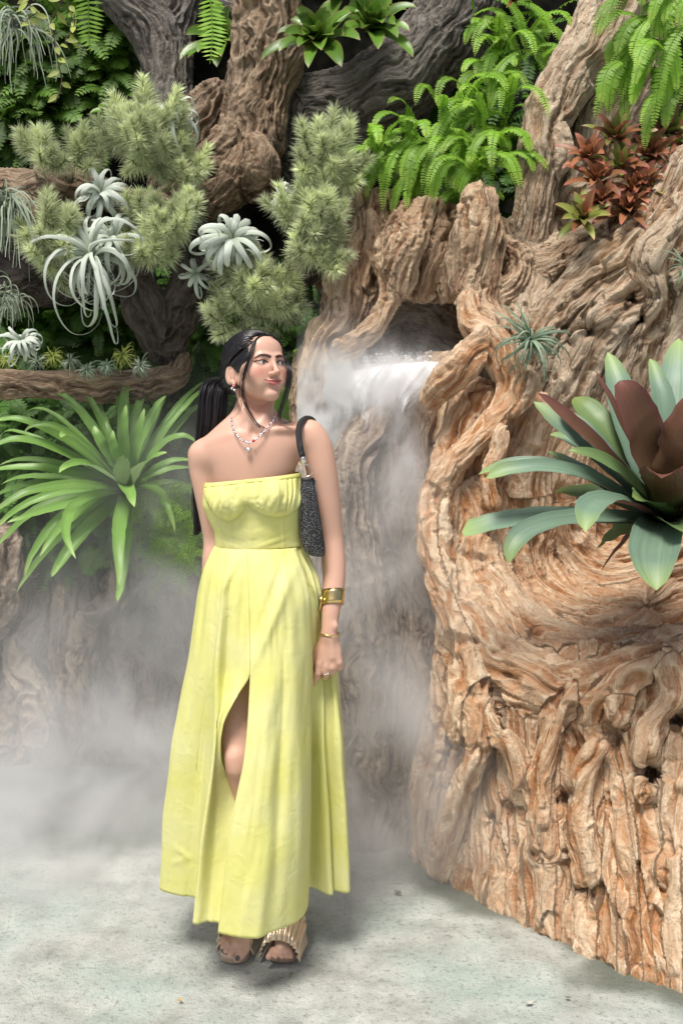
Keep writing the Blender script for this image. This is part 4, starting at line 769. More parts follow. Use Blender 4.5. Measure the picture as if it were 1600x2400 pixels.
# head
def he(c, r, k=.012, cut=False, Rl=None):
    M_ = HM if Rl is None else HM@Rl
    G.ell(H(c), np.array(r)*HS, k, cut, M_.T)
def hm(pts, k=.01, cut=False): G.limb(hl(pts), k*HS, cut)
he((0, .014, .018), (.071, .090, .074)); he((0, -.026, -.008), (.062, .062, .072), .02); he((0, -.026, -.050), (.0405, .050, .044), .02)
he((0, -.047, .045), (.050, .034, .034), .02)
he((0, -.067, -.087), (.019, .016, .013), .020)
for s in (-1, 1):
    hm([(s*.055, .004, -.038, .009), (s*.039, -.024, -.064, .008), (s*.011, -.060, -.088, .008)], .022)
    he((s*.037, -.059, -.030), (.021, .018, .020), .022); he((s*.050, -.040, -.012), (.014, .018, .014), .018)
    he((s*.030, -.063, -.056), (.012, .013, .014), .02)
    hm([(s*.044, -.064, .011, .006), (s*.030, -.077, .0165, .0065), (s*.014, -.083, .014, .006)], .012)
    he((s*.030, -.093, -.001), (.0175, .014, .0115), .010, True)
    he((s*.0302, -.0705, -.0005), (.0150, .0135, .0130), .003)
    he((s*.0305, -.0855, -.0022), (.0155, .0085, .0060), .0012, True)
    he((s*.0095, -.0920, -.0345), (.0056, .0080, .0056), .005)
    he((s*.0052, -.1000, -.0405), (.0028, .0040, .0022), .0015, True)
    ar = rot('Z', -s*.35)@rot('X', .12); EZ = -.008
    he((s*.0735, .020, -.020), (.0050, .0165, .028), .004, False, ar); he((s*.0785, .0175, -.018), (.0040, .0095, .017), .003, True, ar)
    hm([(s*.071, .012, -.042, .0055), (s*.070, .009, -.048, .005)], .005); hm([(s*.0755, .012, -.012, .0022), (s*.0755, .014, -.028, .002)], .003)
hm([(0, -.083, .014, .0055), (0, -.092, -.008, .0058), (0, -.098, -.022, .0062), (0, -.1030, -.0305, .0074)], .010)

hm([(-.0275, -.0745, -.0495, .0010), (-.014, -0.0850, -.0512, .0026), (-.004, -0.0908, -.0500, .0030), (0, -0.0908, -.0512, .0026), (.004, -0.0908, -.0500, .0030), (.014, -0.0850, -.0512, .0026), (.0275, -.0745, -.0495, .0010)], .005)
hm([(-.0215, -.0785, -.0540, .0016), (-.010, -0.0856, -.0585, .0032), (0, -0.0881, -.0597, .0038), (.010, -0.0856, -.0585, .0032), (.0215, -.0785, -.0540, .0016)], .006)
hm([(-.0295, -.0765, -.0490, .0011), (-.013, -.0905, -.0546, .0010), (0, -.0960, -.0550, .0010), (.013, -.0905, -.0546, .0010), (.0295, -.0765, -.0490, .0011)], .0022, True)
he((0, -.0875, -.071), (.016, .004, .003), .008, True)
V, F = G.nets(); del G; V = relax(V, F, 2, .45)
q = (V-HC)@HM/HS                                      # head local coordinates
X_, Y_, Z_ = q.T; inh = (np.abs(X_) < .1) & (np.abs(Y_) < .13) & (Z_ > -.125)
skin = np.array((.72, .44, .33)); C_ = np.tile(skin, (len(V), 1))
def mixin(mask, c):
    m = np.clip(mask, 0, 1)[:, None]*inh[:, None]; C_[:] = C_*(1-m)+np.array(c)*m
fr = sms(-.02, -.045, Y_)
mixin(fr*(.6*np.exp(-(((np.abs(X_)-.040)/.017)**2+((Z_+.030)/.017)**2))), (.70, .23, .18))
mixin(fr*.35*np.exp(-((X_/.012)**2+((Z_+.030)/.010)**2)), (.70, .26, .20))
def pdist(pts):
    d = np.full(len(V), 9.0); tt = np.zeros(len(V)); n_ = len(pts)-1
    for i in range(n_):
        a = np.array(pts[i], float); b_ = np.array(pts[i+1], float); e = b_-a; t = np.clip(((np.abs(X_)-a[0])*e[0]+(Z_-a[1])*e[1])/np.dot(e, e), 0, 1)
        dd = np.hypot(np.abs(X_)-a[0]-t*e[0], Z_-a[1]-t*e[1]); m = dd < d; d[m] = dd[m]; tt[m] = ((i+t)/n_)[m]
    return d, tt
d, t = pdist([(.0105, .0125), (.023, .0168), (.036, .0172), (.048, .0095)]); mixin(fr*(1-sms(.75, 1.25, d/(.0037*(1-.65*t**2)+.0005)))*.97, (.012, .008, .007))
d, t = pdist([(.0150, -.002), (.022, .0032), (.031, .0052), (.040, .0034), (.049, .0010)]); mixin(fr*(1-sms(.7, 1.4, d/.0021)), (.008, .005, .005))
mixin(fr*.35*(1-sms(.6, 1.6, d/.0055))*(Z_ > .003), (.42, .20, .15))
d, t = pdist([(.018, -.0050), (.030, -.0078), (.043, -.0040)]); mixin(fr*.35*(1-sms(.6, 1.4, d/.0014)), (.12, .06, .045))
ax_ = np.abs(X_)/.0285; lipu = -.0505+.0005*ax_; up_ = .0060*np.clip(1-ax_**1.6, 0, 1)-.0012*np.exp(-(X_/.003)**2); lo_ = .0090*np.clip(1-ax_**2, 0, 1)
ml = -.0552+.0056*ax_**1.7
lm = sms(-.0006, .0008, up_-(Z_-ml))*sms(-.0008, .0008, lo_-(ml-Z_))*(ax_ < 1)*sms(-.06, -.07, Y_)
mixin(lm*.9*(Z_ >= ml), (.46, .12, .11)); mixin(lm*.9*(Z_ < ml), (.66, .17, .18)); mixin(sms(.0014, .0004, np.abs(Z_-ml))*(ax_ < 1.05)*sms(-.06, -.07, Y_)*.85, (.16, .02, .02))
# toe nails
nail = W(555, 2247, 2.63); dn = np.linalg.norm(V-nail, axis=1); m = (1-sms(.010, .013, dn))[:, None]; C_ = C_*(1-m)+np.array((.03, .045, .055))*m
m_skin, n, b = newmat('skin'); L = n.links; at = N_(n, 'ShaderNodeAttribute', _attribute_name='col'); tc = N_(n, 'ShaderNodeTexCoord')
q1 = N_(n, 'ShaderNodeTexNoise', Scale=30.0, Detail=4.0); L.new(tc.outputs['Object'], q1.inputs['Vector'])
c = mixc(n, math_(n, 'MULTIPLY', q1.outputs[0], .22), at.outputs['Color'], (.56, .27, .18)); L.new(c, b.inputs['Base Color'])
b.inputs['Roughness'].default_value = .38; b.inputs['Subsurface Weight'].default_value = .18; b.inputs['Subsurface Scale'].default_value = .01; b.inputs['Subsurface Radius'].default_value = (1, .4, .2); b.inputs['Specular IOR Level'].default_value = .4
shift(mesh('body', V, F, m_skin, attrs={'col': ('FLOAT_COLOR', np.hstack([C_, np.ones((len(V), 1))]))}), person)
# eyes, looking to the right
m_eye, n, b = newmat('eye'); L = n.links; at = N_(n, 'ShaderNodeAttribute', _attribute_name='tv'); s_ = N_(n, 'ShaderNodeSeparateXYZ'); L.new(at.outputs['Vector'], s_.inputs[0])
r_ = ramp(n, [(0, (.004, .003, .003)), (.26, (.008, .005, .004)), (.30, (.055, .026, .014)), (.50, (.03, .015, .01)), (.56, (.62, .58, .56)), (1, (.66, .60, .58))], s_.outputs[0]); L.new(r_.outputs[0], b.inputs['Base Color']); b.inputs['Roughness'].default_value = .1
gz_l = nz((.62, -1, .0))
for s in (-1, 1):
    ce = H((s*.0302, -.0695, -.002)); Rr = .0128*HS; u = np.linspace(0, np.pi, 26); v = np.linspace(0, 2*np.pi, 36, endpoint=False); gd = nz(HM@gz_l); e1 = nz(np.cross(gd, (0, 0, 1))); e2 = np.cross(gd, e1)
    VV = np.array([ce+Rr*(math.cos(a)*gd+math.sin(a)*(math.cos(k)*e1+math.sin(k)*e2)) for a in u for k in v]); FF = [(i*36+j, i*36+(j+1) % 36, (i+1)*36+(j+1) % 36, (i+1)*36+j) for i in range(25) for j in range(36)]
    m = MB(); m.add(VV, FF, np.stack([np.repeat(u/np.pi*2.9, 36), np.zeros(26*36), np.zeros(26*36)], 1)); m.build('eye', m_eye, person)
    lash = MB()
    for k in range(16):
        f = k/15; a = H((s*(.0165+.029*f), -.0815-.0035*math.sin(f*3.1)+.010*f*f, -.0018+.0050*math.sin(f*2.6+.25))); e = a+HM@np.array((s*(.0015+.004*f), -.0025, .0012))*HS
        lash.add(*tube([a, (a+e)/2+np.array((0, 0, -.0004)), e], [.0006, .0005, .0002], 4))
    lash.build('eyelashes', simple('lash', (.01, .007, .006), .6), person)
# hair
m_hair, n, b = newmat('hair'); L = n.links; at = N_(n, 'ShaderNodeAttribute', _attribute_name='tv'); s_ = N_(n, 'ShaderNodeSeparateXYZ'); L.new(at.outputs['Vector'], s_.inputs[0])
r_ = ramp(n, [(0, (.006, .005, .006)), (.7, (.014, .011, .013)), (1, (.03, .023, .025))], s_.outputs[2]); L.new(r_.outputs[0], b.inputs['Base Color']); b.inputs['Roughness'].default_value = .33; b.inputs['Specular IOR Level'].default_value = .55
r = rng(12); hair = MB()
Gh = Grid(*[np.arange(HC[j]-.16, HC[j]+.16, .0028) for j in range(3)])
def ge(c, rr, k=.012, cut=False): Gh.ell(H(c), np.array(rr)*HS, k, cut, HM.T)
ge((0, .016, .026), (.0765, .0955, .0765)); ge((-.02, .075, -.02), (.050, .045, .045), .03); ge((-.040, -.012, .014), (.0345, .052, .052), .01); ge((.040, -.012, .014), (.0345, .052, .052), .01); ge((0, .05, .0), (.073, .06, .06), .02)
ge((0, -.112, -.028), (.056, .078, .082), .006, True); ge((0, -.05, -.075), (.11, .060, .055), .006, True); ge((-.076, .012, -.028), (.020, .018, .026), .004, True); ge((.076, .012, -.028), (.020, .018, .026), .004, True); ge((0, .0, -.12), (.12, .12, .07), .01, True)
Vh, Fh = Gh.nets(); Vh = relax(Vh, Fh, 2); qh = (Vh-HC)@HM/HS-np.array((0, .016, .030)); tdir = nz((-.20, .80, -.42)); e1h = nz(np.cross(tdir, (1, 0, 0))); e2h = np.cross(tdir, e1h); al_ = np.arctan2(qh@e2h, qh@e1h); ds_ = qh@tdir
Vh = Vh+normals(Vh, Fh)*(.0016*noise(np.stack([al_*26, ds_*18, 0*al_], 1), 71)+.0010*noise(np.stack([al_*60, ds_*22, 0*al_], 1), 72))[:, None]
hair.v.append(Vh); hair.f += [tuple(int(i) for i in f) for f in Fh]; hair.n = len(Vh); hair.a.append(np.tile((0, 0, .25), (len(Vh), 1)))
cc = np.array((0, .016, .026)); er = np.array((.0775, .0965, .0775)); tie = nz(np.array((-.20, .80, -.42)))
def on(u, k=1.0): return H(cc+er*u*k*(1+.07*float(sms(.05, -.5, u[1]))*min(1, abs(u[0])*1.6)))
for i in range(900):
    sgn = 1 if r.rand() < .5 else -1; f = r.rand()
    # start on the hair line: from the parting down to the temple / ear
    th = f**.8; a = np.array((sgn*(.05+.80*th**.9), -.82+.36*th, .70-.62*th)); a = nz(a+r.randn(3)*np.array((.03, .05, .04))+np.array((0, .35*r.rand()**1.5, .12*r.rand())))
    if i % 3 == 0: a = nz(np.array((sgn*r.uniform(.05, .8), r.uniform(-.5, .5), r.uniform(.2, 1))))
    if i % 7 == 0: a = nz(np.array((sgn*r.uniform(.75, 1), r.uniform(.15, .5), r.uniform(-.6, .1))))
    side = np.array((sgn*.55, .1, .15)); b_ = nz(tie+r.randn(3)*.10); n_ = 16; om = math.acos(np.clip(np.dot(a, b_), -1, 1)); pts = []
    for k in range(n_):
        t = k/(n_-1); u = (math.sin((1-t)*om)*a+math.sin(t*om)*b_)/math.sin(om)+side*.28*math.sin(math.pi*t); pts.append(on(nz(u), 1.0+.018*r.rand()+.035*math.sin(math.pi*t)))
    w_ = r.uniform(.0008, .0021); V, F = tube(np.array(pts), w_*np.concatenate([[.3], np.ones(n_-2), [.6]]), 5); hair.add(V, F, (0, 0, r.rand()))
tp = on(tie, 1.02); Tc = catmull([tp, W(512, 893, 2.84), W(500, 925, 2.83), W(496, 975, 2.82), W(487, 1040, 2.825), W(478, 1110, 2.83), W(468, 1180, 2.83), W(462, 1250, 2.83)], 4)
for i in range(420):
    a = r.rand()*6.283; rho = r.rand()**.5; n_ = len(Tc); t = np.linspace(0, 1, n_); e = r.uniform(.5, 1.0) if i % 3 else 1.0; K = max(6, int(n_*e)); prof = np.interp(t, [0, .08, .3, .55, .8, 1], [.012, .030, .036, .032, .020, .004])
    o = np.stack([np.cos(a)*prof*rho*1.1, np.sin(a)*prof*rho*.7, 0*t], 1); wv = np.cumsum(r.randn(n_, 3)*.0006, 0); V, F = tube((Tc+o+wv)[:K], r.uniform(.001, .0022)*np.linspace(1, .35, K), 5); hair.add(V, F, (0, 0, r.rand()))
def lock(pts, n_, spread, w0, fan=0):
    c = catmull(pts, 5)
    for i in range(n_):
        o = r.randn(3)*spread; t = np.linspace(0, 1, len(c))[:, None]; cv = c+o*(np.sin(np.pi*np.clip(t*.9+.1, 0, 1)))+np.cumsum(r.randn(len(c), 3)*.00016, 0)+o*fan*t; V, F = tube(cv, w0*r.uniform(.5, 1.1)*np.linspace(1, .25, len(c)), 5); hair.add(V, F, (0, 0, r.rand()*.7))
lock([H((-.006, -.066, .082)), H((-.040, -.066, .058)), W(584, 838, 2.648), W(573, 870, 2.648), W(568, 905, 2.645), W(572, 940, 2.655), W(588, 972, 2.66), W(604, 995, 2.66), W(621, 1004, 2.66)], 16, .0030, .0014, .6)
lock([H((-.03, -.066, .066)), W(588, 830, 2.648), W(576, 868, 2.65), W(567, 900, 2.655), W(567, 940, 2.66), W(560, 965, 2.665), W(547, 978, 2.67)], 5, .002, .0009, .5)
lock([H((.010, -.072, .078)), H((.042, -.066, .060)), H((.060, -.048, .030)), W(678, 862, 2.70), W(677, 900, 2.69), W(668, 930, 2.69), W(659, 955, 2.69), W(655, 978, 2.69), W(666, 990, 2.68), W(682, 988, 2.68)], 16, .0028, .0014, .5)
hair.build('hair', m_hair, person)
# ---- dress
m_dress, n, b = newmat('yellow_cotton'); L = n.links; tc = N_(n, 'ShaderNodeTexCoord')
q1 = N_(n, 'ShaderNodeTexNoise', Scale=7.0, Detail=5.0); L.new(tc.outputs['Object'], q1.inputs['Vector']); q2 = N_(n, 'ShaderNodeTexNoise', Scale=420.0, Detail=2.0); mp = N_(n, 'ShaderNodeMapping'); mp.inputs['Scale'].default_value = (1, 1, .12); L.new(tc.outputs['Object'], mp.inputs[0]); L.new(mp.outputs[0], q2.inputs['Vector'])
r_ = ramp(n, [(.35, (.88, .86, .30)), (.65, (.92, .90, .44))], q1.outputs[0]); L.new(r_.outputs[0], b.inputs['Base Color']); b.inputs['Roughness'].default_value = .75; b.inputs['Specular IOR Level'].default_value = .2
q3 = N_(n, 'ShaderNodeTexNoise', Scale=26.0, Detail=5.0, Distortion=1.2); L.new(tc.outputs['Object'], q3.inputs['Vector'])
bump(n, b, math_(n, 'ADD', math_(n, 'MULTIPLY', q2.outputs[0], .12), q3.outputs[0]), .35, .006)
t_ = n.nodes.new('ShaderNodeBsdfTranslucent'); L.new(r_.outputs[0], t_.inputs[0]); mx = N_(n, 'ShaderNodeMixShader'); mx.inputs[0].default_value = .22; L.new(b.outputs[0], mx.inputs[1]); L.new(t_.outputs[0], mx.inputs[2]); L.new(mx.outputs[0], n.nodes['Material Output'].inputs[0])
pyl = [1283, 1340, 1400, 1500, 1590, 1650, 1700, 1744, 1800, 1850, 1900, 2000, 2100, 2195]
def row(tab): a = np.array(tab, float); return a
# each feature: {py: (px, Y)}
FT = [
 {1283: (504, 2.715), 1340: (479, 2.71), 1400: (467, 2.71), 1590: (443, 2.70), 1800: (407, 2.71), 2000: (387, 2.73), 2195: (379, 2.745)},
 {1283: (508, 2.69), 1340: (488, 2.67), 1400: (478, 2.66), 1590: (456, 2.65), 1800: (424, 2.665), 2000: (404, 2.69), 2195: (395, 2.71)},
 {1283: (520, 2.66), 1340: (507, 2.63), 1400: (500, 2.62), 1590: (480, 2.615), 1800: (454, 2.64), 2000: (438, 2.665), 2195: (425, 2.69)},
 {1283: (535, 2.65), 1340: (527, 2.615), 1400: (520, 2.605), 1590: (500, 2.60), 1800: (486, 2.635), 2000: (470, 2.65), 2195: (458, 2.68)},
 {1283: (540, 2.645), 1340: (531, 2.605), 1400: (524, 2.59), 1590: (508, 2.57), 1700: (507, 2.56), 1800: (500, 2.55), 2000: (470, 2.54), 2195: (452, 2.537)},
 {1283: (556, 2.64), 1340: (548, 2.61), 1400: (545, 2.60), 1590: (535, 2.60), 1650: (528, 2.578), 1700: (514, 2.565), 1800: (507, 2.565), 1900: (510, 2.58), 2195: (485, 2.545)},
 {1283: (580, 2.635), 1340: (582, 2.60), 1400: (584, 2.585), 1500: (586, 2.56), 1590: (586.5, 2.545), 1620: (566, 2.55), 1650: (549, 2.552), 1700: (526, 2.555), 1744: (518, 2.555), 1800: (518, 2.565), 1850: (531, 2.60), 1900: (553, 2.61), 2000: (556, 2.57), 2195: (535, 2.53)},
 {1283: (580.2, 2.635), 1340: (582.2, 2.60), 1400: (584.2, 2.585), 1500: (586.2, 2.56), 1590: (587, 2.54), 1700: (581, 2.52), 1788: (572, 2.505), 1850: (558, 2.50), 1920: (543, 2.495), 1993: (533, 2.49), 2096: (522, 2.49), 2195: (511, 2.49)},
 {1283: (600, 2.635), 1340: (606, 2.595), 1400: (610, 2.575), 1590: (616, 2.525), 1800: (600, 2.49), 2000: (575, 2.475), 2195: (550, 2.472)},
 {1283: (625, 2.635), 1340: (638, 2.59), 1400: (645, 2.57), 1590: (650, 2.53), 1800: (640, 2.505), 2000: (625, 2.48), 2195: (605, 2.468)},
 {1283: (655, 2.645), 1340: (672, 2.605), 1400: (682, 2.585), 1590: (688, 2.55), 1800: (683, 2.525), 2000: (675, 2.51), 2195: (662, 2.52)},
 {1283: (688, 2.67), 1340: (708, 2.64), 1400: (722, 2.62), 1500: (729, 2.63), 1590: (729, 2.63), 1800: (726, 2.59), 2000: (722, 2.585), 2195: (718, 2.592)},
 {1283: (692, 2.69), 1340: (712, 2.69), 1400: (726, 2.68), 1590: (732, 2.69), 1800: (729, 2.71), 2000: (725, 2.73), 2195: (722, 2.745)},
 {1283: (697, 2.70), 1340: (725, 2.69), 1400: (742, 2.67), 1500: (750, 2.725), 1590: (754, 2.725), 1680: (756, 2.70), 1800: (758, 2.675), 2000: (766, 2.69), 2195: (774, 2.695)},
 {1283: (699, 2.705), 1340: (727, 2.70), 1400: (744, 2.69), 1500: (753, 2.735), 1590: (757, 2.735), 1680: (758, 2.72), 1800: (762, 2.71), 2000: (770, 2.725), 2195: (778, 2.73)},
 {1283: (706, 2.715), 1340: (738, 2.71), 1400: (753, 2.70), 1500: (768, 2.735), 1590: (785, 2.735), 1680: (794, 2.71), 1800: (803, 2.69), 2000: (814, 2.70), 2195: (819, 2.715)},
 {1283: (704, 2.76), 1400: (745, 2.80), 1590: (775, 2.85), 1800: (792, 2.89), 2195: (805, 2.92)},
 {1283: (660, 2.80), 1400: (690, 2.87), 1590: (700, 2.93), 1800: (710, 2.97), 2195: (715, 3.00)},
 {1283: (590, 2.805), 1400: (600, 2.88), 1590: (600, 2.94), 1800: (600, 2.98), 2195: (600, 3.02)},
 {1283: (530, 2.79), 1400: (510, 2.84), 1590: (490, 2.90), 1800: (475, 2.93), 2195: (465, 2.97)},
 {1283: (505, 2.76), 1400: (472, 2.79), 1590: (450, 2.83), 1800: (425, 2.86), 2195: (410, 2.89)},
]
NR = 150; zw = W(0, 1287, 2.65)[2]; zh = .185
pyr = np.interp(np.linspace(0, 1, NR), [0, .25, .5, .75, 1], [1283, 1500, 1720, 1955, 2195]); zr = np.array([W(0, p_, 2.56)[2] for p_ in pyr]); zr = zw+(zr-zr[0])*(zh-zw)/(zr[-1]-zr[0])
fx = np.zeros((len(FT), NR)); fy = np.zeros((len(FT), NR))
for i, f in enumerate(FT):
    k = sorted(f); a = np.interp(pyr, k, [f[j][0] for j in k]); b_ = np.interp(pyr, k, [f[j][1] for j in k])
    for _ in range(6 if i == 6 else 24): a[1:-1] = .25*a[:-2]+.5*a[1:-1]+.25*a[2:]; b_[1:-1] = .25*b_[:-2]+.5*b_[1:-1]+.25*b_[2:]
    fx[i] = a; fy[i] = b_
ring = []      # feature polyline split at the slit: start at feature 7, go right, round the back, end at feature 6
order = list(range(7, len(FT)))+list(range(0, 7)); SUB = 9; nf = len(order)
V = np.zeros((NR, (nf-1)*SUB+1, 3)); flat_ = (fx, fy)
for rr in range(NR):
    z = zr[rr]; pts = np.array([(Wx(fx[i, rr], fy[i, rr], z), fy[i, rr], z) for i in order])
    c3 = catmull(pts, SUB)
    lin = np.array([pts[k//SUB]*(1-(k % SUB)/SUB)+pts[min(k//SUB+1, nf-1)]*((k % SUB)/SUB) for k in range(len(c3))]); V[rr] = .7*c3+.3*lin
tt = np.linspace(0, 1, NR)[:, None]; uu = np.arange(V.shape[1])[None, :]/SUB
Pn = np.stack([(uu*1.7+0*tt).ravel(), (tt*2.2+0*uu).ravel(), np.zeros(V.shape[0]*V.shape[1])], 1)
fold = noise(Pn*np.array((1.2, 1, 1)), 91).reshape(NR, -1)*.006*sms(0, .3, tt)+noise(np.stack([(uu*5+tt*6).ravel(), (tt*9-uu*1.5).ravel(), 0*(tt+uu).ravel()], 1), 92).reshape(NR, -1)*.0022
gat = np.sin(uu*19+3*np.sin(uu*3))*.0009*(1-sms(0, .10, tt))*sms(0, .02, tt)
edge = sms(0, .8, uu)*sms(0, .8, (nf-1)-uu); fold = fold*(.15+.85*edge)
cx = V.mean(1, keepdims=True); rad = V-cx; rad[..., 2] = 0; rad /= np.linalg.norm(rad, axis=2)[..., None]; V = V+rad*(fold+gat)[..., None]
# press creases like the photo's (diagonal pulls towards the slit)
def crease(p0, p1, Y, w, a):
    A0 = W(*p0, Y); B0 = W(*p1, Y); e = B0-A0; d_, t_ = seg_d(V.reshape(-1, 3).T*np.array((1, 0, 1))[:, None], A0*np.array((1, 0, 1)), B0*np.array((1, 0, 1)), 0, 0); m = (np.exp(-(d_/w)**2)*np.sin(np.pi*np.clip(t_*.9+.05, 0, 1))).reshape(NR, -1)*(V[..., 1] < 2.70); V[..., 1] -= a*m
crease((690, 1330), (590, 1570), 2.58, .012, .012); crease((664, 1310), (600, 1500), 2.58, .010, -.008); crease((560, 1300), (515, 1400), 2.6, .008, .006); crease((553, 1330), (545, 1800), 2.6, .012, .010); crease((575, 1340), (568, 1500), 2.6, .010, -.006)
crease((470, 1400), (455, 1560), 2.64, .007, .005); crease((600, 1400), (560, 1640), 2.58, .01, -.007); crease((400, 1990), (445, 2015), 2.66, .008, .003); crease((395, 2040), (450, 2010), 2.66, .007, .003); crease((640, 1720), (625, 1900), 2.5, .012, .006); crease((655, 1600), (650, 2100), 2.5, .014, -.007); crease((700, 1550), (705, 2100), 2.55, .010, .005); crease((590, 2050), (575, 2170), 2.48, .012, .005)
crease((610, 1300), (612, 1380), 2.6, .005, .004); crease((702, 1300), (740, 1400), 2.66, .006, .006); crease((622, 1300), (640, 1560), 2.58, .004, .003)
w_ = V.shape[1]; i_ = np.arange(NR*w_).reshape(NR, w_); F = np.stack([i_[:-1, :-1].ravel(), i_[:-1, 1:].ravel(), i_[1:, 1:].ravel(), i_[1:, :-1].ravel()], 1)
dress = shift(mesh('dress', V.reshape(-1, 3), F, m_dress), person); sm_ = dress.modifiers.new('s', 'SOLIDIFY'); sm_.thickness = .0022; sm_.offset = -1
# stitched edges of skirt: slit edges, hem line, seams
tr = MB(); inset = lambda k, o=.002: V[:, k]+np.array((0, -o, 0))
tr.add(*tube(V[60:, 0]+np.array((.002, -.0015, 0)), .0022, 6)); tr.add(*tube(V[60:, -1]+np.array((-.002, -.001, 0)), .0018, 6))
for k in (4*SUB, SUB*18, SUB*2): tr.add(*tube((V[2:, min(k, w_-1)]+rad[2:, min(k, w_-1)]*.0006), .0011, 5))
hb = V[-6]+rad[-6]*.0008; tr.add(*tube(hb, .0011, 5))
tr.build('seam', m_dress, dress, True).matrix_parent_inverse = Matrix.Identity(4)
# bodice
def bodice():
    rows = [((484, 1131), (704, 1107), .074), ((481, 1140), (706, 1118), .078), ((477, 1165), (709, 1142), .082), ((478, 1190), (710, 1172), .082), ((490, 1217), (708, 1207), .078), ((502, 1242), (706, 1240), .076), ((505, 1262), (706, 1260), .074), ((505, 1284), (707, 1277), .074)]
    rr = catmull([[a[0], a[1], b_[0], b_[1], d] for a, b_, d in rows], 11); nφ = 220; VV = np.zeros((len(rr), nφ, 3)); ph = np.linspace(0, 2*np.pi, nφ, endpoint=False)
    for k, (xl, yl, xr, yr, d) in enumerate(rr):
        A_ = W(xl, yl, 2.72); B_ = W(xr, yr, 2.72); c_ = (A_+B_)/2; hx = (B_-A_)/2; co = np.cos(ph); si = np.sin(ph); co2 = np.sign(co)*np.abs(co)**.85; si2 = np.sign(si)*np.abs(si)**.85
        p = c_+co2[:, None]*hx; p[:, 1] = 2.725-si2*d; VV[k] = p
    # project to photo px for features
    dc = VV[..., 1]*cP+(CAMZ-VV[..., 2])*sP; px = 800+2400*VV[..., 0]/dc; pv = (VV[..., 1]*sP*-1+(CAMZ-VV[..., 2])*-cP)/dc
    py = 1200-2400*((VV[..., 1]*-0-(CAMZ-VV[..., 2]))*cP+VV[..., 1]*sP)/dc
    front = sms(2.74, 2.68, VV[..., 1])
    ysl = 1217-((px-535)/42)**2*33; ysr = 1208-((px-646)/64)**2*27; seam = np.where(px < 577, ysl, ysr)
    cup = np.exp(-((px-532)/38)**2-((py-1172)/42)**2)+1.05*np.exp(-((px-642)/44)**2-((py-1162)/42)**2)
    above = sms(3, -7, py-seam); lift = .029*cup*above+.0060*above*sms(-60, -10, py-seam)-.003*np.exp(-((py-seam-3)/3.0)**2)
    gx_ = px+.06*(py-1150)*np.sign(px-577)*1.3+3*np.sin(py/17); g = (np.abs(noise(np.stack([gx_.ravel()/5.2, py.ravel()/60, 0*px.ravel()], 1), 95)).reshape(px.shape)-.3)*.011
    g2 = noise(np.stack([gx_.ravel()/2.3, py.ravel()/40, 0*px.ravel()+4], 1), 96).reshape(px.shape)*.0016
    top = sms(1.0, 5, py-(np.interp(px, [484, 704], [1140, 1116])))
    lift += (g+g2)*above*top+(1-top)*(.001+.0007*np.sin(px*1.3))
    groove = np.exp(-((py-np.interp(px, [484, 704], [1143, 1119]))/1.8)**2)*.003; lift -= groove
    for (a, b_, w2) in (((583, 1185), (588, 1290), 3.2), ((512, 1222), (533, 1290), 2), ((660, 1210), (664, 1288), 3.2), ((545, 1230), (544, 1285), 1.5)):
        xx = np.interp(py, [a[1], b_[1]], [a[0], b_[0]]); mk = (py > a[1]-2); lift += .0022*np.exp(-((px-xx)/w2)**4)*mk
    wr_ = noise(np.stack([(px/60).ravel(), ((py+.35*(px-590)*np.sign(px-590))/9).ravel(), 0*px.ravel()], 1), 97).reshape(px.shape)*.0016*(1-above)
    lift += wr_; VV[..., 1] -= lift*front; VV[..., 0] += np.sign(px-590)*lift*.25*front
    n_, m_ = px.shape; ii = np.arange(n_*m_).reshape(n_, m_); j2 = np.roll(ii, -1, 1); FF = np.stack([ii[:-1].ravel(), ii[1:].ravel(), j2[1:].ravel(), j2[:-1].ravel()], 1)
    o = mesh('bodice', VV.reshape(-1, 3), FF, m_dress); sm = o.modifiers.new('s', 'SOLIDIFY'); sm.thickness = .003; sm.offset = 0; return o
bo = bodice(); bo.parent = dress
wl = V[1]+rad[1]*.002
# ---- jewellery
m_silver = simple('silver', (.80, .79, .77), .2, 1.0); m_gold = simple('gold', (.86, .62, .26), .13, 1.0); m_rose = simple('rose_gold_strap', (.80, .64, .47), .30, .7)
m_red = simple('red_bead', (.55, .03, .04), .15); m_lil = simple('lilac_bead', (.30, .22, .38), .15); m_clear = simple('crystal', (.75, .74, .76), .08, .4); m_pink = simple('pink_enamel', (.75, .25, .32), .25)
def sphere(c, r_, seg=10, sc=(1, 1, 1)):
    u = np.linspace(0, np.pi, seg//2+1); v = np.linspace(0, 2*np.pi, seg, endpoint=False); VV = np.array([np.array(c)+r_*np.array((math.sin(a)*math.cos(k)*sc[0], math.sin(a)*math.sin(k)*sc[1], math.cos(a)*sc[2])) for a in u for k in v])
    return VV, [(i*seg+j, i*seg+(j+1) % seg, (i+1)*seg+(j+1) % seg, (i+1)*seg+j) for i in range(seg//2) for j in range(seg)]
nkp = [(543, 978, 2.715), (543, 990, 2.695), (547, 1005, 2.68), (556, 1021, 2.664), (568, 1032, 2.656), (580, 1037, 2.654), (594, 1034, 2.655), (606, 1024, 2.658), (620, 1010, 2.668), (632, 996, 2.682), (641, 985, 2.70), (643, 976, 2.715)]
nk = catmull([W(x, y, Y-.012) for x, y, Y in nkp], 4); m = MB(); m.add(*tube(nk, .0009, 5)); neck = m.build('necklace', m_silver, person)
L_ = np.cumsum(np.r_[0, np.linalg.norm(np.diff(nk, axis=0), axis=1)]); bd = [MB(), MB(), MB()]
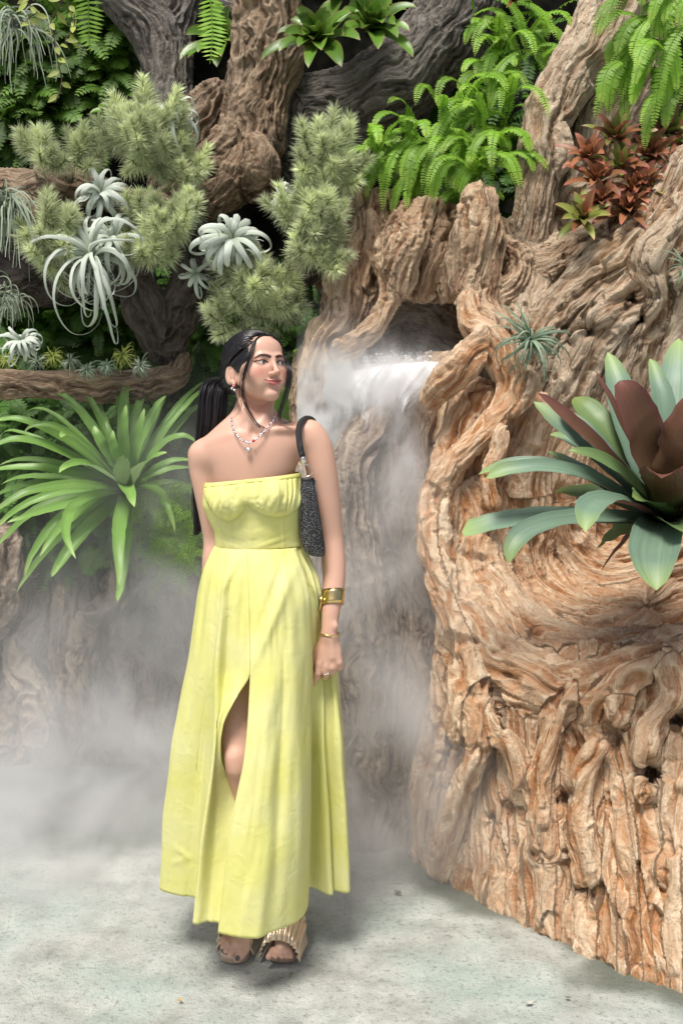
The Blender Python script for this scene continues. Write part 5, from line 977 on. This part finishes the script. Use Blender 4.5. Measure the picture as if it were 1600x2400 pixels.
for k, s0 in enumerate(np.linspace(.006, L_[-1]-.004, 30)):
    p = np.array([np.interp(s0, L_, nk[:, j]) for j in range(3)]); bd[0 if k % 2 else 1].add(*sphere(p, .0030 if k % 2 else .0026, 8, (1, 1, 1.1)))
bd[2].add(*sphere(W(594, 1033, 2.640), .0042, 10))
for mb_, mt in zip(bd, (m_clear, m_lil, m_red)): mb_.build('bead', mt, neck).matrix_parent_inverse = Matrix.Identity(4)
def fixp(o, par): o.parent = par; o.matrix_parent_inverse = Matrix.Identity(4) if par.parent else o.matrix_parent_inverse; return o
t = np.linspace(0, 2*np.pi, 40, endpoint=False); hx_ = 16*np.sin(t)**3; hz_ = 13*np.cos(t)-5*np.cos(2*t)-2*np.cos(3*t)-np.cos(4*t); hc = W(582, 1054, 2.642); sc_ = .00056
VV = [hc+np.array((0, -.006, 0))]+[hc+np.array((a*sc_*.6, -.005, b_*sc_*.6)) for a, b_ in zip(hx_, hz_)]+[hc+np.array((a*sc_, 0, b_*sc_)) for a, b_ in zip(hx_, hz_)]+[hc+np.array((0, .004, 0))]
FF = [(0, 1+(k+1) % 40, 1+k) for k in range(40)]+[(1+k, 1+(k+1) % 40, 41+(k+1) % 40, 41+k) for k in range(40)]+[(41+k, 41+(k+1) % 40, 81) for k in range(40)]
m = MB(); m.add(VV, FF); m.add(*tube([W(582, 1046, 2.642), W(583, 1040, 2.642), W(580, 1036, 2.642)], .0016, 6)); fixp(m.build('pendant', m_silver), neck)
m = MB(); e0 = H((-.074, .006, -.050)); m.add(*sphere(e0+np.array((.001, -.006, -.004)), .0038)); er_ = m.build('earring', m_pink, person); m = MB(); m.add(*sphere(e0+np.array((-.003, -.006, -.010)), .0034)); m.add(*sphere(e0+np.array((.003, -.006, -.014)), .0034)); m.add(*sphere(e0+np.array((-.009, -.004, .006)), .0016)); fixp(m.build('crystal', m_clear), er_)
def cuffm(c, ax, ra, rb, h, th, a0, a1, n_=40, flare=0, tilt=0):
    ax = nz(ax); e1 = nz(np.cross(ax, (0, 1, 0))); e2 = np.cross(ax, e1); VV = []
    for a in np.linspace(a0, a1, n_):
        for hh, tt_ in ((-h, th), (-h*.5, th*1), (0, th), (h*.5, th), (h, th), (h, 0), (-h, 0)):
            f = 1+flare*(hh/h)**2; VV.append(np.array(c)+ax*(hh+tilt*math.cos(a))+(ra+tt_)*f*math.cos(a)*e1+(rb+tt_)*f*math.sin(a)*e2)
    k = 7; FF = [(i*k+j, i*k+(j+1) % k, (i+1)*k+(j+1) % k, (i+1)*k+j) for i in range(n_-1) for j in range(k)]+[tuple(range(k))[::-1], tuple((n_-1)*k+j for j in range(k))]
    return VV, FF
fa = W(775, 1440, 2.69)-W(781, 1370, 2.72)
m = MB(); m.add(*cuffm(W(780, 1400, 2.708), fa, .0275, .0265, .0200, .0022, -2.6, 2.9, 60, .05, -.004)); m.build('gold_cuff', m_gold, person)
m = MB(); m.add(*tube([W(752, 1398, 2.69), W(752, 1412, 2.688), W(748, 1434, 2.69)], .0032, 8)); m.build('cuff_clasp', m_gold, person)
m = MB(); m.add(*cuffm(W(772, 1484, 2.685), nz(fa+np.array((0, .035, .0))), .0270, .0235, .0016, .0016, 0, 6.283, 60)); m.add(*sphere(W(781, 1494, 2.660), .0022)); m.build('bracelet', m_gold, person)
m = MB(); m.add(*cuffm(W(763, 1577, 2.676), (0, .25, -1), .0096, .0096, .0011, .0012, 0, 6.283, 30)); m.add(*sphere(W(768, 1579, 2.664), .0030, 8)); m.build('ring', m_silver, person)
# ---- sandals
def slab(poly, z0, z1):
    n_ = len(poly); VV = [(x, y, z0) for x, y in poly]+[(x*1, y, z1) for x, y in poly]; return VV, [tuple(range(n_))[::-1], tuple(range(n_, 2*n_))]+[(k, (k+1) % n_, n_+(k+1) % n_, n_+k) for k in range(n_)]
m_sole = simple('rose_gold_sole', (.62, .42, .31), .3, .6); m_in = simple('insole', (.55, .34, .24), .5)
def sandal(toe, heel, wd_, band0, band1, bandw, seed):
    tz = W(*toe, GY(toe[1])); hz = W(*heel, GY(heel[1])); d = nz((hz-tz)*np.array((1, 1, 0))); L0 = np.linalg.norm((hz-tz)[:2]); nrm = np.array((-d[1], d[0], 0)); n_ = 14; ul = []
    prof = [(0, 0), (.03, .55), (.09, .86), (.2, 1.0), (.38, .98), (.6, .78), (.8, .66), (.93, .62), (1.0, .35)]
    L1 = [tz+d*L0*a+nrm*wd_*b_ for a, b_ in prof]; L2 = [tz+d*L0*a-nrm*wd_*b_ for a, b_ in prof[::-1][:-1]]; poly = catmull(L1+L2+[L1[0]], 4)[:-1]
    c = poly.mean(0); VV = []; hgt = lambda p: .006+.075*sms(.42, .95, np.dot(p-tz, d)/L0)
    for k, (dz, sc) in enumerate(((.0, .93), (.005, .99), (.018, 1.0), (.024, .97), (.0235, .90))): VV += [c+(p-c)*sc+np.array((0, 0, hgt(p)-.006+dz)) for p in poly]
    n_ = len(poly); FF = [(k*n_+j, k*n_+(j+1) % n_, (k+1)*n_+(j+1) % n_, (k+1)*n_+j) for k in range(4) for j in range(n_)]+[tuple(range(n_))[::-1], tuple(4*n_+j for j in range(n_))]
    m = MB(); m.add(VV, FF); so = m.build('sandal', m_sole, person, False)
    hb_ = hz-d*.02; m = MB(); m.add(*tube([hb_+np.array((0, 0, .001)), hb_+np.array((0, 0, .03)), hb_+np.array((0, 0, .085))], [.020, .021, .027], 16)); fixp(m.build('heel', m_rose), so)
    # gathered band over the foot
    nu, nv = 90, 12; VV = []; r = rng(seed)
    for i in range(nu):
        f = i/(nu-1); a = math.pi*f; side = -math.cos(a); top = math.sin(a)**.8
        for j in range(nv):
            g = j/(nv-1); base = tz+d*(band0+(band1-band0)*g); pl = .0030*math.sin(f*70+2*math.sin(f*9))*(.4+.6*abs(2*g-1)**.5)+.0015*r.randn()*0
            hh = bandw[1]+(bandw[2]-bandw[1])*g**.7; VV.append(base+nrm*side*(bandw[0]+pl)*(-1)+np.array((0, 0, .014+top*(hh+pl)))-d*top*pl*.8)
    FF = [(i*nv+j, i*nv+j+1, (i+1)*nv+j+1, (i+1)*nv+j) for i in range(nu-1) for j in range(nv-1)]; m = MB(); m.add(VV, FF); q = m.build('band', m_rose); sm = q.modifiers.new('s', 'SOLIDIFY'); sm.thickness = .003; fixp(q, so); return so
sandal((541, 2262), (590, 2178), .041, .034, .115, (.048, .088, .115), 1)
sandal((655, 2260), (694, 2178), .043, -.004, .100, (.052, .055, .125), 2)
m = MB(); m.add(*tube([W(712, 2130, 2.80), W(714, 2150, 2.78), W(712, 2190, 2.74)], .003, 6)); m.build('ankle_strap', m_rose, person)
# ------------------------------------------------------------------ handbag on her shoulder
bag = empty('handbag', W(730, 1300, 2.69), 'small black shoulder bag covered in tiny silver studs, tucked under her arm', 'handbag')
m_blk = simple('black_satin', (.010, .010, .012), .45); m_strap, n, b = newmat('strap_mesh'); b.inputs['Base Color'].default_value = (.016, .017, .021, 1); b.inputs['Roughness'].default_value = .4; tc = N_(n, 'ShaderNodeTexCoord'); q = N_(n, 'ShaderNodeTexVoronoi', Scale=420.0); n.links.new(tc.outputs['Object'], q.inputs['Vector']); bump(n, b, q.outputs[0], 1.0, .002)
outl = [(1120, 704, 736), (1140, 703, 739), (1170, 702, 744), (1200, 702, 749), (1230, 702, 754), (1255, 703, 758), (1275, 706, 761), (1290, 713, 762), (1300, 724, 761), (1304, 736, 757)]
oo = catmull([(a, b_, c) for a, b_, c in outl], 4); VV = []; nseg = 24
for (py_, xl, xr) in oo:
    for k in range(nseg):
        a = 2*math.pi*k/nseg; x = (xl+xr)/2+(xr-xl)/2*np.sign(math.cos(a))*abs(math.cos(a))**.7; VV.append(W(x, py_, 2.685)+np.array((0, -.017*math.sin(a)*(np.interp(py_, [1120, 1160, 1280, 1304], [.5, 1, 1.2, .4])), 0)))
n_ = len(oo); FF = [(i*nseg+j, (i+1)*nseg+j, (i+1)*nseg+(j+1) % nseg, i*nseg+(j+1) % nseg) for i in range(n_-1) for j in range(nseg)]+[tuple(range(nseg)), tuple((n_-1)*nseg+j for j in range(nseg))[::-1]]
m = MB(); m.add(VV, FF); m.build('bag_body', m_blk, bag)
r = rng(55); st_ = MB(); pts_ = []; tries = 0
while len(pts_) < 330 and tries < 20000:
    tries += 1; py_ = r.uniform(1128, 1302); xl = np.interp(py_, oo[:, 0], oo[:, 1]); xr = np.interp(py_, oo[:, 0], oo[:, 2]); a = r.uniform(.12, .95); x = (xl+xr)/2+(xr-xl)/2*math.cos(a*math.pi)
    if any((x-u)**2+(py_-v)**2 < 9 for u, v in pts_): continue
    pts_.append((x, py_)); yy = .017*math.sin(a*math.pi)**.9*np.interp(py_, [1120, 1160, 1280, 1304], [.5, 1, 1.2, .4]); V_, F_ = sphere(W(x, py_, 2.685)+np.array((0, -yy-.0012, 0)), r.uniform(.0007, .0013), 6); st_.add(V_, F_)
o = st_.build('studs', m_clear, bag); o['kind'] = 'stuff'
m = MB(); m.add(*tube([W(738, 1125, 2.672), W(743, 1180, 2.664), W(750, 1235, 2.662), W(760, 1290, 2.670)], .0020, 6)); m.build('zipper', simple('zip', (.03, .03, .034), .3), bag)
m = MB(); m.add(*cuffm(W(718, 1103, 2.672), (.10, -1, .15), .0145, .0145, .0013, .0018, 0, 6.283, 40)); m.build('strap_ring', m_silver, bag)
m = MB(); m.add(*tube([W(709, 1068, 2.668), W(712, 1086, 2.668)], .0075, 12)); m.add(*tube([W(712, 1086, 2.668), W(713, 1090, 2.668)], .004, 10)); m.build('ferrule', m_silver, bag)
m = MB(); m.add(*tube(catmull([W(709, 1070, 2.668), W(703, 1045, 2.668), W(700, 1018, 2.675), W(702, 997, 2.69), W(710, 985, 2.715), W(722, 981, 2.75), W(735, 990, 2.79), (W(745, 1030, 2.82)), W(748, 1100, 2.79), W(742, 1120, 2.72)], 5), .0082, 12)); m.build('strap', m_strap, bag)
# ------------------------------------------------------------------ misty waterfall
m_fall, n, b = newmat('misty_water'); L = n.links; at = N_(n, 'ShaderNodeAttribute', _attribute_name='tv'); s_ = N_(n, 'ShaderNodeSeparateXYZ'); L.new(at.outputs['Vector'], s_.inputs[0])
cb = N_(n, 'ShaderNodeCombineXYZ'); L.new(math_(n, 'MULTIPLY', s_.outputs[1], 9), cb.inputs[0]); L.new(math_(n, 'MULTIPLY', s_.outputs[0], 1.7), cb.inputs[1]); L.new(math_(n, 'MULTIPLY', s_.outputs[2], 20), cb.inputs[2])
q = N_(n, 'ShaderNodeTexNoise', Scale=1.0, Detail=5.0, Roughness=.6, Distortion=.7); L.new(cb.outputs[0], q.inputs['Vector'])
r_ = ramp(n, [(0, (.95, .95, .95)), (.28, (.9, .9, .9)), (.55, (.62, .62, .62)), (.85, (.25, .25, .25)), (1, (0, 0, 0))], s_.outputs[0])
th = math_(n, 'SUBTRACT', 1.08, r_.outputs[0]); al = math_(n, 'MULTIPLY', math_(n, 'SUBTRACT', q.outputs[0], math_(n, 'MULTIPLY', th, .66)), 4.0); al = N_(n, 'ShaderNodeClamp').outputs[0] if False else al
cl = N_(n, 'ShaderNodeClamp'); L.new(al, cl.inputs[0]); ed = math_(n, 'SUBTRACT', 1.0, math_(n, 'POWER', math_(n, 'ABSOLUTE', math_(n, 'MULTIPLY_ADD', s_.outputs[1], 2, -1)), 6)); al2 = math_(n, 'MULTIPLY', math_(n, 'MULTIPLY', cl.outputs[0], ed), .93)
b.inputs['Base Color'].default_value = (.95, .96, .98, 1); b.inputs['Roughness'].default_value = .8; b.inputs['Specular IOR Level'].default_value = .1; L.new(al2, b.inputs['Alpha'])
wf = empty('waterfall', W(900, 870, 3.85), 'white smoke like waterfall pouring out of the hollow stump', 'waterfall')
for li, (dY, dz, sd_) in enumerate(((0, 0, 1), (-.05, 3, 2), (-.10, 8, 3))):
    nu, nv = 60, 70; VV = []; A = []; R = rng(900+li)
    for i in range(nu):
        f = i/(nu-1); top = np.array((830+245*f, 842-8*f+5*math.sin(f*9))); lip = (815+235*f, 868+12*math.sin(f*5+li)-10*f); 
        Lf = 300-110*abs(f-.28)**.7*1.5+35*math.sin(f*17+li*2); xe = 735+230*f
        pts = catmull([(*top, 4.25), (top[0]*.6+lip[0]*.4, 852, 4.02), (*lip, 3.86), ((lip[0]*.7+xe*.3)-10, lip[1]+45, 3.76), (lip[0]*.3+xe*.7, lip[1]+Lf*.5, 3.68), (xe, lip[1]+Lf, 3.60)], 15)[:nv+10]
        pts = pts[np.linspace(0, len(pts)-1, nv).astype(int)]
        for j, (x, y, Y) in enumerate(pts):
            g = j/(nv-1); VV.append(W(x+R.randn()*.0, y+dz*g, Y+dY*min(1, g*3)+.035*math.sin(f*16+li*2+1.5*math.sin(g*4))*g)); A.append((g, f, li*.37))
    FF = [(i*nv+j, i*nv+j+1, (i+1)*nv+j+1, (i+1)*nv+j) for i in range(nu-1) for j in range(nv-1)]
    m = MB(); m.add(VV, FF, np.array(A)); m.build('water_veil', m_fall, wf)
m_foam = simple('foam', (.9, .92, .95), .6); R = rng(950); m = MB()
for k in range(260):
    x = R.uniform(850, 1075); y = 842+R.randn()*5-(abs(R.randn())*5); m.add(*sphere(W(x, y, R.uniform(3.86, 4.05)), R.uniform(.0015, .0055), 6, (1.3, 1, .8)))
o = m.build('foam_droplets', m_foam, wf); o['kind'] = 'stuff'
# ------------------------------------------------------------------ drifting mist: closed boxes of air with uneven density
def mist(name, lo, hi, blobs, col, label, scale=3.2, lo_t=.36, hi_t=.68, stretch=(1, 1, 1)):
    lo, hi = np.array(lo, float), np.array(hi, float)
    V = [(x, y, z) for x in (lo[0], hi[0]) for y in (lo[1], hi[1]) for z in (lo[2], hi[2])]; F = [(0, 1, 3, 2), (4, 6, 7, 5), (0, 4, 5, 1), (2, 3, 7, 6), (0, 2, 6, 4), (1, 5, 7, 3)]
    m = bpy.data.materials.new(name); m.use_nodes = True; n = m.node_tree; L = n.links; n.nodes.remove(n.nodes['Principled BSDF'])
    v = N_(n, 'ShaderNodeVolumePrincipled'); v.inputs['Color'].default_value = (*col, 1); v.inputs['Anisotropy'].default_value = .1; L.new(v.outputs[0], n.nodes['Material Output'].inputs['Volume'])
    tc = N_(n, 'ShaderNodeTexCoord'); tot = None
    for (c, r_, d) in blobs:
        a = N_(n, 'ShaderNodeVectorMath', _operation='SUBTRACT'); L.new(tc.outputs['Object'], a.inputs[0]); a.inputs[1].default_value = tuple(c)
        e = N_(n, 'ShaderNodeVectorMath', _operation='DIVIDE'); L.new(a.outputs[0], e.inputs[0]); e.inputs[1].default_value = tuple(r_)
        dt = N_(n, 'ShaderNodeVectorMath', _operation='DOT_PRODUCT'); L.new(e.outputs[0], dt.inputs[0]); L.new(e.outputs[0], dt.inputs[1])
        g = math_(n, 'MULTIPLY', math_(n, 'EXPONENT', math_(n, 'MULTIPLY', dt.outputs['Value'], -1.0)), d); tot = g if tot is None else math_(n, 'ADD', tot, g)
    mp = N_(n, 'ShaderNodeMapping'); mp.inputs['Scale'].default_value = stretch; L.new(tc.outputs['Object'], mp.inputs[0])
    q = N_(n, 'ShaderNodeTexNoise', Scale=scale, Detail=3.0, Roughness=.55, Distortion=.5); L.new(mp.outputs[0], q.inputs['Vector'])
    mr = N_(n, 'ShaderNodeMapRange'); mr.interpolation_type = 'SMOOTHSTEP'; mr.inputs[1].default_value = lo_t; mr.inputs[2].default_value = hi_t; mr.inputs[3].default_value = .08; mr.inputs[4].default_value = 1.8; L.new(q.outputs[0], mr.inputs[0])
    L.new(math_(n, 'MULTIPLY', tot, mr.outputs[0]), v.inputs['Density'])
    o = mesh(name, V, F, m, None, False); tag(o, label, 'mist', None, 'stuff'); return o
mist('ground_mist', (-2.6, 2.25, -.02), (.62, 4.75, 1.75), [
 (W(140, 1850, 3.75), (.9, .60, .28), .75), ((-1.0, 2.95, .05), (.6, .40, .10), 1.1), ((-.1, 3.0, .06), (.35, .30, .13), .8), (W(370, 1550, 3.95), (.30, .35, .22), 1.5), (W(330, 1760, 3.6), (.5, .4, .22), 1.3), (W(860, 1480, 3.35), (.24, .25, .42), 2.4), (W(900, 1880, 3.25), (.30, .25, .25), 3.0),
 (W(600, 1800, 3.6), (1.2, .6, .40), .6), (W(60, 1990, 3.4), (.8, .35, .12), 2.6), (W(100, 1500, 4.0), (.8, .4, .30), .5), (W(420, 1250, 3.8), (.35, .3, .3), 1.2), (W(960, 1250, 3.45), (.10, .15, .24), 1.6), (W(1010, 1750, 3.12), (.10, .12, .35), 2.2)],
 (.99, .985, .985), 'pale grey mist drifting low over the ground and the roots')
mist('fall_mist', (*W(690, 1210, 3.42)[:2], W(690, 1340, 3.42)[2]), (W(1110, 700, 3.98)[0], 3.98, W(1100, 690, 3.98)[2]), [
 (W(800, 960, 3.66), (.11, .12, .17), 20), (W(880, 890, 3.72), (.13, .10, .07), 22), (W(970, 880, 3.72), (.14, .10, .06), 14), (W(915, 1000, 3.58), (.07, .08, .16), 14), (W(760, 1010, 3.62), (.08, .10, .15), 16), (W(940, 1110, 3.52), (.06, .07, .12), 12), (W(950, 760, 3.9), (.16, .1, .12), .8)],
 (1, 1, 1), 'dense white mist billowing down in front of the waterfall', 11.0, .42, .66, (1, 1, .6))
# fallen leaves
m_leaf = simple('dry_leaf', (.50, .30, .05), .6); R = rng(970)
for i, (x, y, sz, lb) in enumerate([(423, 2352, 9, 'small curled yellow leaf on the ground in front of her'), (1305, 2205, 11, 'small orange leaf at the foot of the driftwood'), (932, 2098, 16, 'flat grey leaf on the pale ground right of her'), (1330, 2345, 8, 'dark fleck of leaf on the pale ground, furthest right'), (1240, 2358, 11, 'small pale dry leaf near the bottom edge')]):
    c = W(x, y, GY(y)); c[2] = .006; a = R.rand()*6.28; d = np.array((math.cos(a), math.sin(a)*.8, .10)); p = [c+d*sz*S(2.6)*2*t for t in np.linspace(-.5, .5, 8)]
    for k, t in enumerate(np.linspace(-.5, .5, 8)): p[k] = p[k]+np.array((0, 0, .006*4*t*t))
    V, F, A = blade(p, 1.1*sz*S(2.6)*np.sin(np.pi*np.linspace(.08, .97, 8)), (0, 0, 1), .3, 2, .5); m = MB(); m.add(V, F, A)
    o = m.build('fallen_leaf', m_leaf if i < 2 else simple('dull_leaf', (.16, .17, .13) if i < 4 else (.45, .45, .38), .7)); tag(o, lb, 'leaf', 'fallen leaves')
